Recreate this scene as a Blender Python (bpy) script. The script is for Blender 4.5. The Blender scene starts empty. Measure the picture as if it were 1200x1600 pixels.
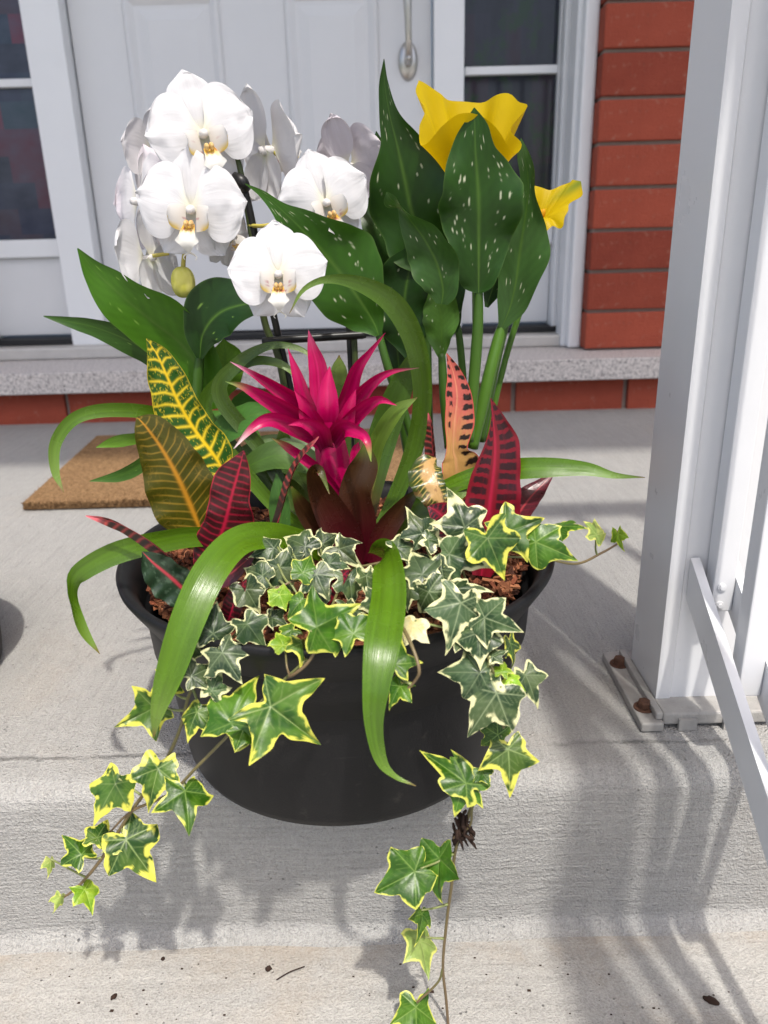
import bpy, math, random
import numpy as np
from mathutils import Vector, Matrix

# ------------------------------------------------------------------ camera, sky, sun, exposure
SC = bpy.context.scene
COL = SC.collection
F = 1200.0                                   # focal length in pixels of the 1200 x 1600 photograph
TH, RO = math.radians(19.7), math.radians(1.5)
CAM = np.array([0.0, 0.0, 0.404])
_r = np.array([1.0, 0, 0]); _d = np.array([0, -math.sin(TH), -math.cos(TH)])
FW = np.array([0, math.cos(TH), -math.sin(TH)])
IX = math.cos(RO) * _r + math.sin(RO) * _d
IY = -math.sin(RO) * _r + math.cos(RO) * _d
cd = bpy.data.cameras.new('camera'); cam = bpy.data.objects.new('camera', cd); COL.objects.link(cam)
m = Matrix.Identity(4)
for i in range(3):
    m[i][0], m[i][1], m[i][2], m[i][3] = IX[i], -IY[i], -FW[i], CAM[i]
cam.matrix_world = m
cd.sensor_fit = 'VERTICAL'; cd.sensor_height = 36.0; cd.lens = F / 1600 * 36
cd.clip_start = 0.01; cd.clip_end = 2000
cd.dof.use_dof = True; cd.dof.focus_distance = 0.60; cd.dof.aperture_fstop = 9.0
SC.camera = cam

SUN_EL, SUN_AZ = 63.0, 16.0                  # elevation; degrees to the right of straight behind the camera
sun_dir = np.array([math.sin(math.radians(SUN_AZ)) * math.cos(math.radians(SUN_EL)),
                    -math.cos(math.radians(SUN_AZ)) * math.cos(math.radians(SUN_EL)), math.sin(math.radians(SUN_EL))])
W = bpy.data.worlds.new('World'); SC.world = W; W.use_nodes = True
nt = W.node_tree; bg = nt.nodes['Background']
sky = nt.nodes.new('ShaderNodeTexSky'); sky.sky_type = 'NISHITA'; sky.sun_disc = False
sky.sun_elevation = math.radians(SUN_EL); sky.sun_rotation = math.radians(180 - SUN_AZ)
sky.air_density = 0.8; sky.dust_density = 4.0; sky.ozone_density = 0.4
nt.links.new(sky.outputs[0], bg.inputs[0]); bg.inputs[1].default_value = 0.15
sd = bpy.data.lights.new('sun', 'SUN'); sun = bpy.data.objects.new('sun', sd); COL.objects.link(sun)
sd.energy = 2.3; sd.angle = math.radians(1.6); sd.color = (1.0, 0.955, 0.89)
sun.rotation_euler = Vector(sun_dir).to_track_quat('Z', 'Y').to_euler(); sun.location = (1, -3, 6)
SC.view_settings.view_transform = 'Standard'; SC.view_settings.look = 'None'
SC.view_settings.gamma = 1.0; SC.view_settings.exposure = 0.76; SC.view_settings.use_curve_mapping = False

# ------------------------------------------------------------------ helpers
rng = np.random.default_rng(7); random.seed(7)
def nrm(a): return a / (np.linalg.norm(a, axis=-1, keepdims=True) + 1e-12)
def ray(x, y): return IX * (x - 600) / F + IY * (y - 800) / F + FW
def at(x, y, Y):
    r = ray(x, y); return CAM + r * ((Y - CAM[1]) / r[1])
def atz(x, y, z):
    r = ray(x, y); return CAM + r * ((z - CAM[2]) / r[2])
def dep(p): return float((p - CAM) @ FW)
def hexc(h):
    c = [int(h[i:i + 2], 16) / 255 for i in (0, 2, 4)]
    return np.array([v / 12.92 if v <= .04045 else ((v + .055) / 1.055) ** 2.4 for v in c])

def link(o, parent=None):
    COL.objects.link(o)
    if parent is not None: o.parent = parent
    return o
def mesh_obj(name, verts, faces, mat, parent=None, smooth=True, col=None, uv=None):
    me = bpy.data.meshes.new(name)
    verts = np.asarray(verts, dtype=np.float64).reshape(-1, 3)
    q = parent
    while q is not None: verts = verts - np.array(q.location); q = q.parent
    me.from_pydata(verts.tolist(), [], [list(map(int, f)) for f in faces] if not isinstance(faces, np.ndarray) else faces.tolist())
    if smooth: me.polygons.foreach_set('use_smooth', np.ones(len(me.polygons), dtype=bool))
    if col is not None:
        a = me.color_attributes.new('Col', 'FLOAT_COLOR', 'POINT')
        c = np.ones((len(verts), 4)); c[:, :3] = np.asarray(col).reshape(-1, 3)
        a.data.foreach_set('color', c.ravel())
    if uv is not None:
        L = me.uv_layers.new(name='UVMap'); idx = np.zeros(len(me.loops), dtype=np.int32)
        me.loops.foreach_get('vertex_index', idx)
        L.data.foreach_set('uv', np.asarray(uv).reshape(-1, 2)[idx].ravel())
    me.materials.append(mat); me.update()
    return link(bpy.data.objects.new(name, me), parent)
def empty(name, loc=(0, 0, 0)):
    o = bpy.data.objects.new(name, None); o.empty_display_size = .02; o.location = loc; return link(o)
def tag(o, label=None, cat=None, group=None, kind=None):
    for k, v in (('label', label), ('category', cat), ('group', group), ('kind', kind)):
        if v: o[k] = v
    return o
def box_vf(x0, x1, y0, y1, z0, z1, b=0.0):
    """box with chamfered edges (b = chamfer)"""
    if b <= 0:
        v = [(x, y, z) for x in (x0, x1) for y in (y0, y1) for z in (z0, z1)]
        f = [(0, 1, 3, 2), (4, 6, 7, 5), (0, 4, 5, 1), (2, 3, 7, 6), (0, 2, 6, 4), (1, 5, 7, 3)]
        return v, f
    import bmesh
    bm = bmesh.new(); bmesh.ops.create_cube(bm, size=1)
    for q in bm.verts:
        q.co = Vector(((x0 + x1) / 2 + q.co.x * (x1 - x0), (y0 + y1) / 2 + q.co.y * (y1 - y0), (z0 + z1) / 2 + q.co.z * (z1 - z0)))
    bmesh.ops.bevel(bm, geom=bm.edges[:], offset=b, segments=2, affect='EDGES', profile=.5)
    bm.verts.index_update()
    v = [tuple(q.co) for q in bm.verts]; f = [tuple(q.index for q in p.verts) for p in bm.faces]; bm.free()
    return v, f
def box(name, x0, x1, y0, y1, z0, z1, mat, parent=None, b=0.0):
    v, f = box_vf(x0, x1, y0, y1, z0, z1, b)
    return mesh_obj(name, v, f, mat, parent, smooth=False)
def join(parts):
    V, Fc = [], []
    for v, f in parts:
        o = len(V); V += list(v); Fc += [tuple(i + o for i in q) for q in f]
    return V, Fc
def grid_faces(nu, nv, wrap=False):
    i = np.arange(nu - 1)[:, None]; j = np.arange(nv if wrap else nv - 1)[None, :]
    a = i * nv + j; b = i * nv + (j + 1) % nv; c = (i + 1) * nv + (j + 1) % nv; d = (i + 1) * nv + j
    return np.stack([a, b, c, d], -1).reshape(-1, 4)
def lathe(profile, cx, cy, n=96):
    p = np.array(profile); t = np.linspace(0, 2 * np.pi, n, endpoint=False)
    V = np.stack([cx + p[:, 0:1] * np.cos(t), cy + p[:, 0:1] * np.sin(t), np.repeat(p[:, 1:2], n, 1)], -1)
    return V.reshape(-1, 3), grid_faces(len(p), n, True)
def spline(rows, n):
    """Catmull-Rom through rows, n samples, roughly even in the first three columns"""
    P = np.array(rows, dtype=float); k = len(P)
    if k == 2: 
        t = np.linspace(0, 1, n)[:, None]; return P[0] * (1 - t) + P[1] * t
    E = np.vstack([2 * P[0] - P[1], P, 2 * P[-1] - P[-2]])
    d = np.linalg.norm(np.diff(P[:, :3], axis=0), axis=1); s = np.concatenate([[0], np.cumsum(d)]); s /= s[-1]
    u = np.linspace(0, 1, n); seg = np.clip(np.searchsorted(s, u, side='right') - 1, 0, k - 2)
    t = ((u - s[seg]) / (s[seg + 1] - s[seg] + 1e-9))[:, None]
    p0, p1, p2, p3 = E[seg], E[seg + 1], E[seg + 2], E[seg + 3]
    return .5 * (2 * p1 + (p2 - p0) * t + (2 * p0 - 5 * p1 + 4 * p2 - p3) * t * t + (3 * p1 - p0 - 3 * p2 + p3) * t ** 3)
def tube_vf(pts, rad, n=8):
    P = np.asarray(pts, float); R = np.asarray(rad, float)
    T = nrm(np.gradient(P, axis=0)); a = np.array([.37, .81, .45]); S = nrm(np.cross(T, a)); B = np.cross(T, S)
    t = np.linspace(0, 2 * np.pi, n, endpoint=False)
    V = P[:, None] + R[:, None, None] * (np.cos(t)[None, :, None] * S[:, None] + np.sin(t)[None, :, None] * B[:, None])
    k = len(P); f = grid_faces(k, n, True).tolist() + [list(range(n))[::-1], [(k - 1) * n + i for i in range(n)]]
    return V.reshape(-1, 3), f
def tube(name, parent, rows, mat, c, n=24, c2=None):
    """rows: (px, py, Y, radius_px)"""
    W3 = [np.append(p := at(r[0], r[1], r[2]), r[3] * dep(p) / F) for r in rows]
    q = spline(W3, n); V, f = tube_vf(q[:, :3], np.maximum(q[:, 3] * (.72 if name == 'vine' else 1), 2e-4))
    t = np.repeat(np.linspace(0, 1, n), 8)[:, None]
    col = np.asarray(c) * (1 - t) + np.asarray(c if c2 is None else c2) * t
    return mesh_obj(name, V, f, mat, parent, col=col)
# smooth value noise on arrays
_tab = rng.random((64, 64))
def vnoise(x, y):
    x = np.asarray(x, float); y = np.asarray(y, float); x, y = np.broadcast_arrays(x, y)
    xi = np.floor(x).astype(int); yi = np.floor(y).astype(int); fx = x - xi; fy = y - yi
    fx = fx * fx * (3 - 2 * fx); fy = fy * fy * (3 - 2 * fy)
    g = lambda a, b: _tab[a % 64, b % 64]
    return (g(xi, yi) * (1 - fx) * (1 - fy) + g(xi + 1, yi) * fx * (1 - fy) + g(xi, yi + 1) * (1 - fx) * fy + g(xi + 1, yi + 1) * fx * fy)
def fbm(x, y, o=3):
    return sum(vnoise(np.asarray(x) * 2 ** k + 17 * k, np.asarray(y) * 2 ** k + 31 * k) / 2 ** k for k in range(o)) / sum(1 / 2 ** k for k in range(o))
def sst(a, b, x): 
    t = np.clip((x - a) / (b - a), 0, 1); return t * t * (3 - 2 * t)
def mixc(a, b, t): return np.asarray(a) * (1 - t[..., None]) + np.asarray(b) * t[..., None]

# ------------------------------------------------------------------ materials
class NG:
    def __init__(s, name):
        s.m = bpy.data.materials.new(name); s.m.use_nodes = True; s.t = s.m.node_tree
        s.b = s.t.nodes['Principled BSDF']; s.out = s.t.nodes['Material Output']
    def n(s, typ, **kw):
        q = s.t.nodes.new('ShaderNode' + typ)
        for k, v in kw.items(): setattr(q, k, v)
        return q
    def l(s, a, b): s.t.links.new(a, b)
    def coord(s, which='Object', scale=(1, 1, 1), rot=(0, 0, 0)):
        c = s.n('TexCoord'); mp = s.n('Mapping'); mp.inputs['Scale'].default_value = scale; mp.inputs['Rotation'].default_value = rot
        s.l(c.outputs[which], mp.inputs['Vector']); return mp.outputs[0]
    def noise(s, vec, scale, detail=4, rough=.55, dist=0):
        q = s.n('TexNoise'); q.inputs['Scale'].default_value = scale; q.inputs['Detail'].default_value = detail
        q.inputs['Roughness'].default_value = rough; q.inputs['Distortion'].default_value = dist
        s.l(vec, q.inputs['Vector']); return q.outputs[0]
    def ramp(s, fac, stops):
        q = s.n('ValToRGB'); e = q.color_ramp.elements
        while len(e) < len(stops): e.new(.5)
        for i, (p, c) in enumerate(stops):
            e[i].position = p; e[i].color = (c[0], c[1], c[2], 1) if hasattr(c, '__len__') else (c, c, c, 1)
        s.l(fac, q.inputs[0]); return q.outputs[0]
    def mix(s, a, b, fac, mode='MIX'):
        q = s.n('Mix', data_type='RGBA', blend_type=mode)
        for sock, v in ((q.inputs[0], fac), (q.inputs[6], a), (q.inputs[7], b)):
            if isinstance(v, bpy.types.NodeSocket): s.l(v, sock)
            elif hasattr(v, '__len__'): sock.default_value = (v[0], v[1], v[2], 1)
            else: sock.default_value = v
        return q.outputs[2]
    def math(s, op, a, b=0.0):
        q = s.n('Math', operation=op)
        for sock, v in ((q.inputs[0], a), (q.inputs[1], b)):
            if isinstance(v, bpy.types.NodeSocket): s.l(v, sock)
            else: sock.default_value = v
        return q.outputs[0]
    def bump(s, h, strength, dist, prev=None):
        q = s.n('Bump'); q.inputs['Strength'].default_value = strength; q.inputs['Distance'].default_value = dist
        s.l(h, q.inputs['Height'])
        if prev is not None: s.l(prev, q.inputs['Normal'])
        return q.outputs[0]
    def fin(s, col=None, rough=None, normal=None, **kw):
        for sock, v in (('Base Color', col), ('Roughness', rough), ('Normal', normal)):
            if v is None: continue
            if isinstance(v, bpy.types.NodeSocket): s.l(v, s.b.inputs[sock])
            elif hasattr(v, '__len__'): s.b.inputs[sock].default_value = (v[0], v[1], v[2], 1)
            else: s.b.inputs[sock].default_value = v
        for k, v in kw.items():
            k = k.replace('_', ' '); v = (*v, 1) if hasattr(v, '__len__') and len(v) == 3 else v
            s.b.inputs[k].default_value = v
        return s.m

def leaf_material(name, rough=.35, spec=.5, trans=.3, tcol=(1.25, 1.3, .55), bump=.25, stretch=(90, 3), var=.25, wear=.0):
    g = NG(name); a = g.n('Attribute'); a.attribute_name = 'Col'
    uv = g.coord('UV', (stretch[0], stretch[1], 1)); n1 = g.noise(uv, 1.0, 3)
    n2 = g.noise(g.coord('Object'), 60, 4)
    v = g.math('ADD', g.math('MULTIPLY', g.math('ADD', n1, n2), var), 1 - var)
    c = g.mix(a.outputs[0], v, 1.0, 'MULTIPLY')
    nm = g.bump(n1, bump, .0006, g.bump(n2, bump * .6, .0012))
    rr = g.math('ADD', g.math('MULTIPLY', n2, .22), rough - .11)
    g.fin(c, rr, nm, Specular_IOR_Level=spec)
    tr = g.n('BsdfTranslucent'); g.l(g.mix(c, tcol, 1.0, 'MULTIPLY'), tr.inputs[0]); g.l(nm, tr.inputs[1])
    ms = g.n('MixShader'); ms.inputs[0].default_value = trans
    g.l(g.b.outputs[0], ms.inputs[1]); g.l(tr.outputs[0], ms.inputs[2]); g.l(ms.outputs[0], g.out.inputs[0])
    return g.m
def plain(name, c, rough=.5, spec=.5, metal=0.0, var=.12, nscale=25, bump=.1, bd=.001):
    g = NG(name); n = g.noise(g.coord('Object'), nscale, 5); n2 = g.noise(g.coord('Object'), nscale * 9, 3)
    c1 = g.mix(np.array(c) * (1 - var), np.array(c) * (1 + var), n)
    return g.fin(c1, g.math('ADD', g.math('MULTIPLY', n, .16), rough - .08), g.bump(n2, bump, bd), Specular_IOR_Level=spec, Metallic=metal)

def concrete(name, base, streak_axis, stain=0.0):
    g = NG(name); o = g.coord('Object')
    st = g.coord('Object', {'Y': (170, 7, 60), 'X': (6, 60, 190)}[streak_axis], (0, 0, .25 if streak_axis == 'Y' else 0))
    big = g.noise(o, 5.5, 4, .6); mid = g.noise(o, 45, 4, .7); fine = g.noise(o, 560, 3, .7); sk = g.noise(st, 1.0, 4, .6)
    b = np.array(base)
    c = g.mix(b * .80, b * 1.16, g.ramp(big, [(.3, 0), (.7, 1)]))
    c = g.mix(c, g.mix(b * .62, b * 1.3, mid), .33)
    c = g.mix(c, g.mix(b * .35, b * 1.6, g.ramp(fine, [(.32, 0), (.68, 1)])), .42)
    c = g.mix(c, g.mix(b * .6, b * 1.25, g.ramp(sk, [(.3, 0), (.7, 1)])), .28)
    vo = g.n('TexVoronoi'); vo.inputs['Scale'].default_value = 95; g.l(o, vo.inputs['Vector'])
    pit = g.ramp(g.math('ADD', vo.outputs[0], g.math('MULTIPLY', g.noise(o, 22, 3), .38)), [(.20, 0), (.27, 1)])
    c = g.mix(b * .32, c, g.ramp(pit, [(0, .45), (1, 1)]))
    if stain:
        s_ = g.ramp(g.noise(o, 7.0, 6, .7, .6), [(.5, 0), (.68, 1)])
        c = g.mix(c, np.array((.36, .27, .17)), g.math('MULTIPLY', s_, stain))
    if stain > .2:                                       # brown wash-down stain along the foot of the riser
        se = g.n('SeparateXYZ'); g.l(o, se.inputs[0]); wob = g.math('MULTIPLY', g.math('SUBTRACT', g.noise(o, 14, 4, .65), .5), .06)
        bd = g.ramp(g.math('ADD', se.outputs[1], wob), [(EDGE - .042, 0), (EDGE - .018, 1)])
        c = g.mix(c, (.34, .265, .185), g.math('MULTIPLY', g.math('MULTIPLY', bd, g.ramp(g.noise(o, 20, 5, .7), [(.40, 0), (.68, 1)])), .42))
    h = g.math('ADD', g.math('MULTIPLY', sk, .8), g.math('ADD', g.math('MULTIPLY', fine, .9), g.math('MULTIPLY', pit, .8)))
    nm = g.bump(h, .95, .0026, g.bump(mid, .6, .005))
    return g.fin(c, .88, nm, Specular_IOR_Level=.25)

EDGE = .497
M = {}
M['porch'] = concrete('porch_concrete', (.43, .415, .39), 'Y', .10)
M['riser'] = concrete('riser_concrete', (.43, .415, .39), 'X', .12)
M['tread'] = concrete('tread_concrete', (.425, .412, .382), 'X', .22)
M['white'] = plain('white_paint', (.74, .75, .755), .38, .5, 0, .04, 12, .05)
M['doorpaint'] = plain('door_paint', (.66, .665, .67), .42, .4, 0, .04, 8, .08)
M['rail'] = plain('railing_paint', (.62, .628, .635), .3, .5, 0, .04, 20, .08, .0006)
M['alu'] = plain('cast_aluminium', (.34, .33, .31), .55, .4, .15, .35, 70, .5)
M['rust'] = plain('rusty_steel', (.11, .055, .035), .8, .3, .2, .5, 300, .6)
M['nickel'] = plain('brushed_nickel', (.50, .48, .45), .3, .5, .9, .1, 40, .1)
M['dark_gap'] = plain('dark_gap_black', (.012, .012, .013), .6, .4)  # plain black for the dark gap below the door
M['plastic'] = plain('black_plastic', (.0065, .0065, .0072), .55, .22, 0, .25, 14, .15, .0008)
def pot_mat():
    g = NG('black_plastic'); o = g.coord('Object'); n = g.noise(o, 14, 4); d = g.noise(o, 70, 5, .7); st = g.noise(g.coord('Object', (9, 9, 120)), 1, 4, .7); f = g.noise(o, 700, 2)
    c = g.mix((.0055, .0055, .0062), (.0085, .0085, .009), n); c = g.mix(c, (.055, .05, .043), g.ramp(d, [(.60, 0), (.78, .45)])); c = g.mix(c, (.04, .038, .035), g.ramp(st, [(.68, 0), (.78, .35)]))
    return g.fin(c, g.math('ADD', g.math('MULTIPLY', n, .2), .42), g.bump(f, .25, .0006), Specular_IOR_Level=.26)
M['plastic'] = pot_mat()
M['stake'] = plain('black_stake', (.012, .012, .012), .4, .4)
M['threshold'] = plain('aluminium_threshold', (.50, .48, .45), .55, .4, .2, .15, 30, .2)
M['grass'] = plain('lawn', (.07, .11, .035), .9, .2, 0, .4, 3, .5, .02)
M['soffit'] = plain('soffit_paint', (.72, .73, .74), .6, .3)
M['debris'] = plain('dark_debris', (.035, .02, .014), .85, .2, 0, .4, 200, .6)
def brick_mat():
    g = NG('red_brick'); o = g.coord('Object'); oi = g.n('ObjectInfo')
    big = g.noise(o, 14, 5, .6); fine = g.noise(o, 220, 4, .65)
    c = g.mix((.22, .036, .020), (.36, .072, .040), g.ramp(big, [(.3, 0), (.7, 1)]))
    c = g.mix(c, g.mix((.22, .045, .025), (.46, .12, .07), fine), .35)
    c = g.mix(c, g.mix((.17, .030, .018), (.42, .090, .050), oi.outputs['Random']), .5)
    c = g.mix(c, (.50, .30, .22), g.ramp(g.noise(o, 45, 5, .7), [(.58, 0), (.78, .6)])); c = g.mix(c, (.12, .03, .02), g.ramp(g.noise(o, 90, 4, .7), [(.60, 0), (.74, .7)]))
    return g.fin(c, .85, g.bump(fine, .8, .004, g.bump(big, .6, .008)), Specular_IOR_Level=.25)
M['brick'] = brick_mat()
M['mortar'] = plain('mortar', (.30, .245, .21), .95, .2, 0, .25, 60, .6, .002)
def granite_mat():
    g = NG('granite'); o = g.coord('Object')
    a = g.noise(o, 260, 3, .6); b = g.noise(o, 150, 2, .5); d = g.noise(o, 330, 2)
    c = g.ramp(a, [(.30, (.16, .15, .15)), (.44, (.44, .41, .39)), (.6, (.66, .62, .585))])
    c = g.mix(c, (.10, .095, .095), g.ramp(b, [(.60, 0), (.66, .75)]))
    c = g.mix(c, (.70, .60, .56), g.ramp(d, [(.6, 0), (.7, .6)]))
    return g.fin(c, .6, g.bump(a, .3, .001), Specular_IOR_Level=.4)
M['granite'] = granite_mat()
def coir_mat():
    g = NG('coir'); o = g.coord('Object'); n = g.noise(o, 190, 3, .8); n2 = g.noise(o, 16, 4)
    c = g.mix((.10, .055, .024), (.40, .25, .125), g.ramp(n, [(.3, 0), (.7, 1)])); c = g.mix(c, (.24, .14, .07), g.math('MULTIPLY', n2, .4))
    return g.fin(c, .95, g.bump(n, 1, .004), Specular_IOR_Level=.1)
M['coir'] = coir_mat()
def bark_mat():
    g = NG('bark'); a = g.n('Attribute'); a.attribute_name = 'Col'; n = g.noise(g.coord('Object'), 400, 4, .7)
    return g.fin(g.mix(a.outputs[0], g.math('ADD', n, .5), 1.0, 'MULTIPLY'), .9, g.bump(n, .8, .0015), Specular_IOR_Level=.2)
M['bark'] = bark_mat()
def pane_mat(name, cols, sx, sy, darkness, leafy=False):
    """dark opaque pane with a patchwork of colours; leafy paints in a foliage reflection"""
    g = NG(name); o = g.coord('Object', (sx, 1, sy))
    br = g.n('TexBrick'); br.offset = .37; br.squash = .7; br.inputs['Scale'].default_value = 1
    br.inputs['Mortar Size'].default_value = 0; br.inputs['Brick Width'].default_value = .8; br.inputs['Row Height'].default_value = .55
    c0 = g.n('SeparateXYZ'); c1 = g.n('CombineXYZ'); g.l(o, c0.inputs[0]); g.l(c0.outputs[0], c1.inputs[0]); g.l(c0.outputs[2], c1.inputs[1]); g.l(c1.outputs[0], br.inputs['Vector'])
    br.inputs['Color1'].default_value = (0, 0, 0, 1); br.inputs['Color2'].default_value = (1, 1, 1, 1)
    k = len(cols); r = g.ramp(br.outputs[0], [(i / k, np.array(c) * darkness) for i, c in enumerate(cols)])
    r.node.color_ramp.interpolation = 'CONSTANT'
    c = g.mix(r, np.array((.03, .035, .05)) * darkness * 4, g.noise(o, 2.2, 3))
    if leafy: c = g.mix(c, (.012, .035, .014), g.ramp(g.noise(g.coord('Object', (9, 1, 7)), 1.6, 5, .7), [(.50, 0), (.62, .9)]))  # green foliage reflection painted into the pane colour
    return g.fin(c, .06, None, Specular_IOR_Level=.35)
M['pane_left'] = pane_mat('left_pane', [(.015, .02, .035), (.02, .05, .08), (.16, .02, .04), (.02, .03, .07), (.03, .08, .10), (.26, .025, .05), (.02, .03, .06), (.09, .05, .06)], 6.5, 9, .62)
M['pane_right'] = pane_mat('right_pane', [(.02, .025, .04), (.05, .05, .09), (.02, .03, .05), (.10, .03, .06), (.03, .04, .07)], 15, 5, .22, True)  # dark patches painted as blurred reflections in the glass

M['strap'] = leaf_material('strap_leaf', .26, .50, .20, bump=.45, stretch=(30, 1.2))
M['calla'] = leaf_material('calla_leaf', .40, .30, .14, bump=.15, stretch=(14, 8))
M['croton'] = leaf_material('croton_leaf', .30, .42, .13, (1.2, .9, .6), bump=.5, stretch=(10, 10))
M['bract'] = leaf_material('bract', .24, .38, .12, (1.3, .2, .5), bump=.25, stretch=(20, 2))
M['ivy'] = leaf_material('ivy_leaf', .36, .36, .2, (1.2, 1.25, .6), bump=.35, stretch=(9, 9), var=.22)
M['petal'] = leaf_material('orchid_petal', .6, .2, .22, (1.0, .99, .97), bump=.55, stretch=(24, 1.6), var=.03)
M['spathe'] = leaf_material('calla_spathe', .5, .25, .34, (1.15, 1.0, .3), bump=.2, stretch=(18, 2), var=.12)
M['stem'] = leaf_material('stem', .4, .4, .05, bump=.2, stretch=(4, 4))

# ------------------------------------------------------------------ the setting: ground, steps, porch
g_ = mesh_obj('ground', [(-400, -400, -.65), (400, -400, -.65), (400, 400, -.65), (-400, 400, -.65)], [(0, 1, 2, 3)], M['grass'], smooth=False)
tag(g_, kind='structure')
XL, XR, EDGE = -2.2, 1.95, .497
def slab(name, y_front, y_back, z_top, z_bot, rad, mat, xr=XR, xl=XL, lean=.004, cove=0.):
    """concrete slab with a rounded nosing along its front edge"""
    prof = [(y_back, z_top)] + [(y_front + rad + (y_back - y_front - rad) * k, z_top) for k in (.6, .25, .08)] 
    prof += [(y_front + rad - rad * math.sin(a), z_top - rad + rad * math.cos(a)) for a in np.linspace(0, math.pi / 2, 9)]
    zc = z_bot + cove
    prof += [(y_front + lean * k, z_top - rad + (zc - z_top + rad) * k) for k in (.33, .66, 1.0)]
    if cove: prof += [(y_front + lean - cove * 1.3 * (1 - math.cos(a)), z_bot + cove * (1 - math.sin(a))) for a in np.linspace(.2, math.pi / 2, 8)]
    xs = np.linspace(xl, xr, 90); P = np.array(prof); n = len(P)
    V = np.zeros((len(xs), n, 3)); V[..., 0] = xs[:, None]; V[..., 1] = P[:, 0]; V[..., 2] = P[:, 1]
    k = sst(.0, 1, (np.arange(n) > 3).astype(float))
    V[..., 1] += (fbm(xs * 9, xs * 0 + n) - .5)[:, None] * .007 * k + (vnoise(xs * 38, xs * 0) - .5)[:, None] * .0024 * k
    Fc = grid_faces(len(xs), n)[:, ::-1].tolist()
    o = len(xs) * n; ex = []
    for xi, rev in ((0, 1), (len(xs) - 1, 0)):
        ids = [xi * n + j for j in range(n)]; vb = len(V.reshape(-1, 3)) + len(ex); ex.append((xs[xi], y_back, z_bot)); Fc.append((ids + [vb])[::(-1 if rev else 1)])
    return mesh_obj(name, np.vstack([V.reshape(-1, 3), np.array(ex)]), Fc, mat)
M['porchmix'] = None
def porch_mat():
    """broomed top, board-marked front: one slab, streaks turned by the face direction"""
    g = NG('porch_slab_concrete'); o = g.coord('Object'); b = np.array((.400, .394, .374))
    geo = g.n('NewGeometry'); sx = g.n('SeparateXYZ'); g.l(geo.outputs['True Normal'], sx.inputs[0]); up = g.ramp(sx.outputs[2], [(.35, 0), (.75, 1)])
    s1 = g.noise(g.coord('Object', (210, 9, 40), (0, 0, .22)), 1, 3, .65); s2 = g.noise(g.coord('Object', (16, 60, 260)), 1, 4, .75)
    sk = g.mix(s2, s1, up)
    big = g.noise(o, 5.5, 4, .6); mid = g.noise(o, 45, 4, .7); fine = g.noise(o, 430, 2, .75); grit = g.noise(o, 900, 2, .7)
    c = g.mix(b * .82, b * 1.12, g.ramp(big, [(.3, 0), (.7, 1)])); c = g.mix(c, g.mix(b * .55, b * 1.35, g.ramp(mid, [(.25, 0), (.75, 1)])), .36)
    c = g.mix(c, g.mix(b * .40, b * 1.5, g.ramp(fine, [(.33, 0), (.67, 1)])), .36)
    c = g.mix(c, g.mix(b * .35, b * 1.55, g.ramp(grit, [(.33, 0), (.67, 1)])), .25)
    c = g.mix(c, g.mix(b * .58, b * 1.25, g.ramp(sk, [(.3, 0), (.7, 1)])), g.math('SUBTRACT', .40, g.math('MULTIPLY', up, .22)))
    vo = g.n('TexVoronoi'); vo.inputs['Scale'].default_value = 130; g.l(o, vo.inputs['Vector'])
    pit = g.ramp(g.math('ADD', vo.outputs[0], g.math('MULTIPLY', g.noise(o, 24, 2), .42)), [(.22, 0), (.29, 1)])
    c = g.mix(b * .28, c, g.ramp(pit, [(0, .45), (1, 1)]))
    st = g.ramp(g.noise(o, 5.0, 6, .7, .6), [(.55, 0), (.72, 1)]); c = g.mix(c, (.40, .33, .25), g.math('MULTIPLY', st, .22))
    # fine crack left by the edging tool, 40 mm behind the nosing
    se = g.n('SeparateXYZ'); g.l(o, se.inputs[0])
    wob = g.math('MULTIPLY', g.math('SUBTRACT', g.noise(o, 30, 5, .7), .5), .012)
    dd = g.math('ABSOLUTE', g.math('SUBTRACT', g.math('ADD', se.outputs[1], wob), EDGE + .043))
    cr = g.math('MULTIPLY', g.ramp(dd, [(.0004, 1), (.0016, 0)]), g.math('MULTIPLY', up, g.ramp(g.noise(o, 12, 4), [(.42, 0), (.56, 1)])))
    c = g.mix(c, b * .35, g.math('MULTIPLY', cr, .7))
    h = g.math('ADD', g.math('MULTIPLY', sk, .9), g.math('ADD', g.math('MULTIPLY', fine, 1.3), g.math('MULTIPLY', pit, .9)))
    h = g.math('SUBTRACT', h, g.math('MULTIPLY', cr, .8))
    return g.fin(c, .88, g.bump(h, 1.0, .0030, g.bump(mid, .6, .005)), Specular_IOR_Level=.25)
M['porch'] = porch_mat()
tag(slab('porch_floor', EDGE, 2.30, 0, -.1570, .020, M['porch'], cove=.014), kind='structure')
tag(slab('step', EDGE - .30, EDGE + .02, -.1565, -.3262, .02, M['tread']), kind='structure')
tag(slab('lower_step', EDGE - .60, EDGE + .02, -.3272, -.49, .02, M['tread']), kind='structure')
M['bounce'] = plain('bounce_concrete', (.46, .45, .43), .9, .2, 0, .12, 1.5, .3, .004)
pth = slab('bounce_paving', -12.0, EDGE + .02, -.491, -.66, .01, M['bounce'], 9, -9); tag(pth, kind='structure')  # unseen wide slab added to bounce sunlight up onto the door and soffit

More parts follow.
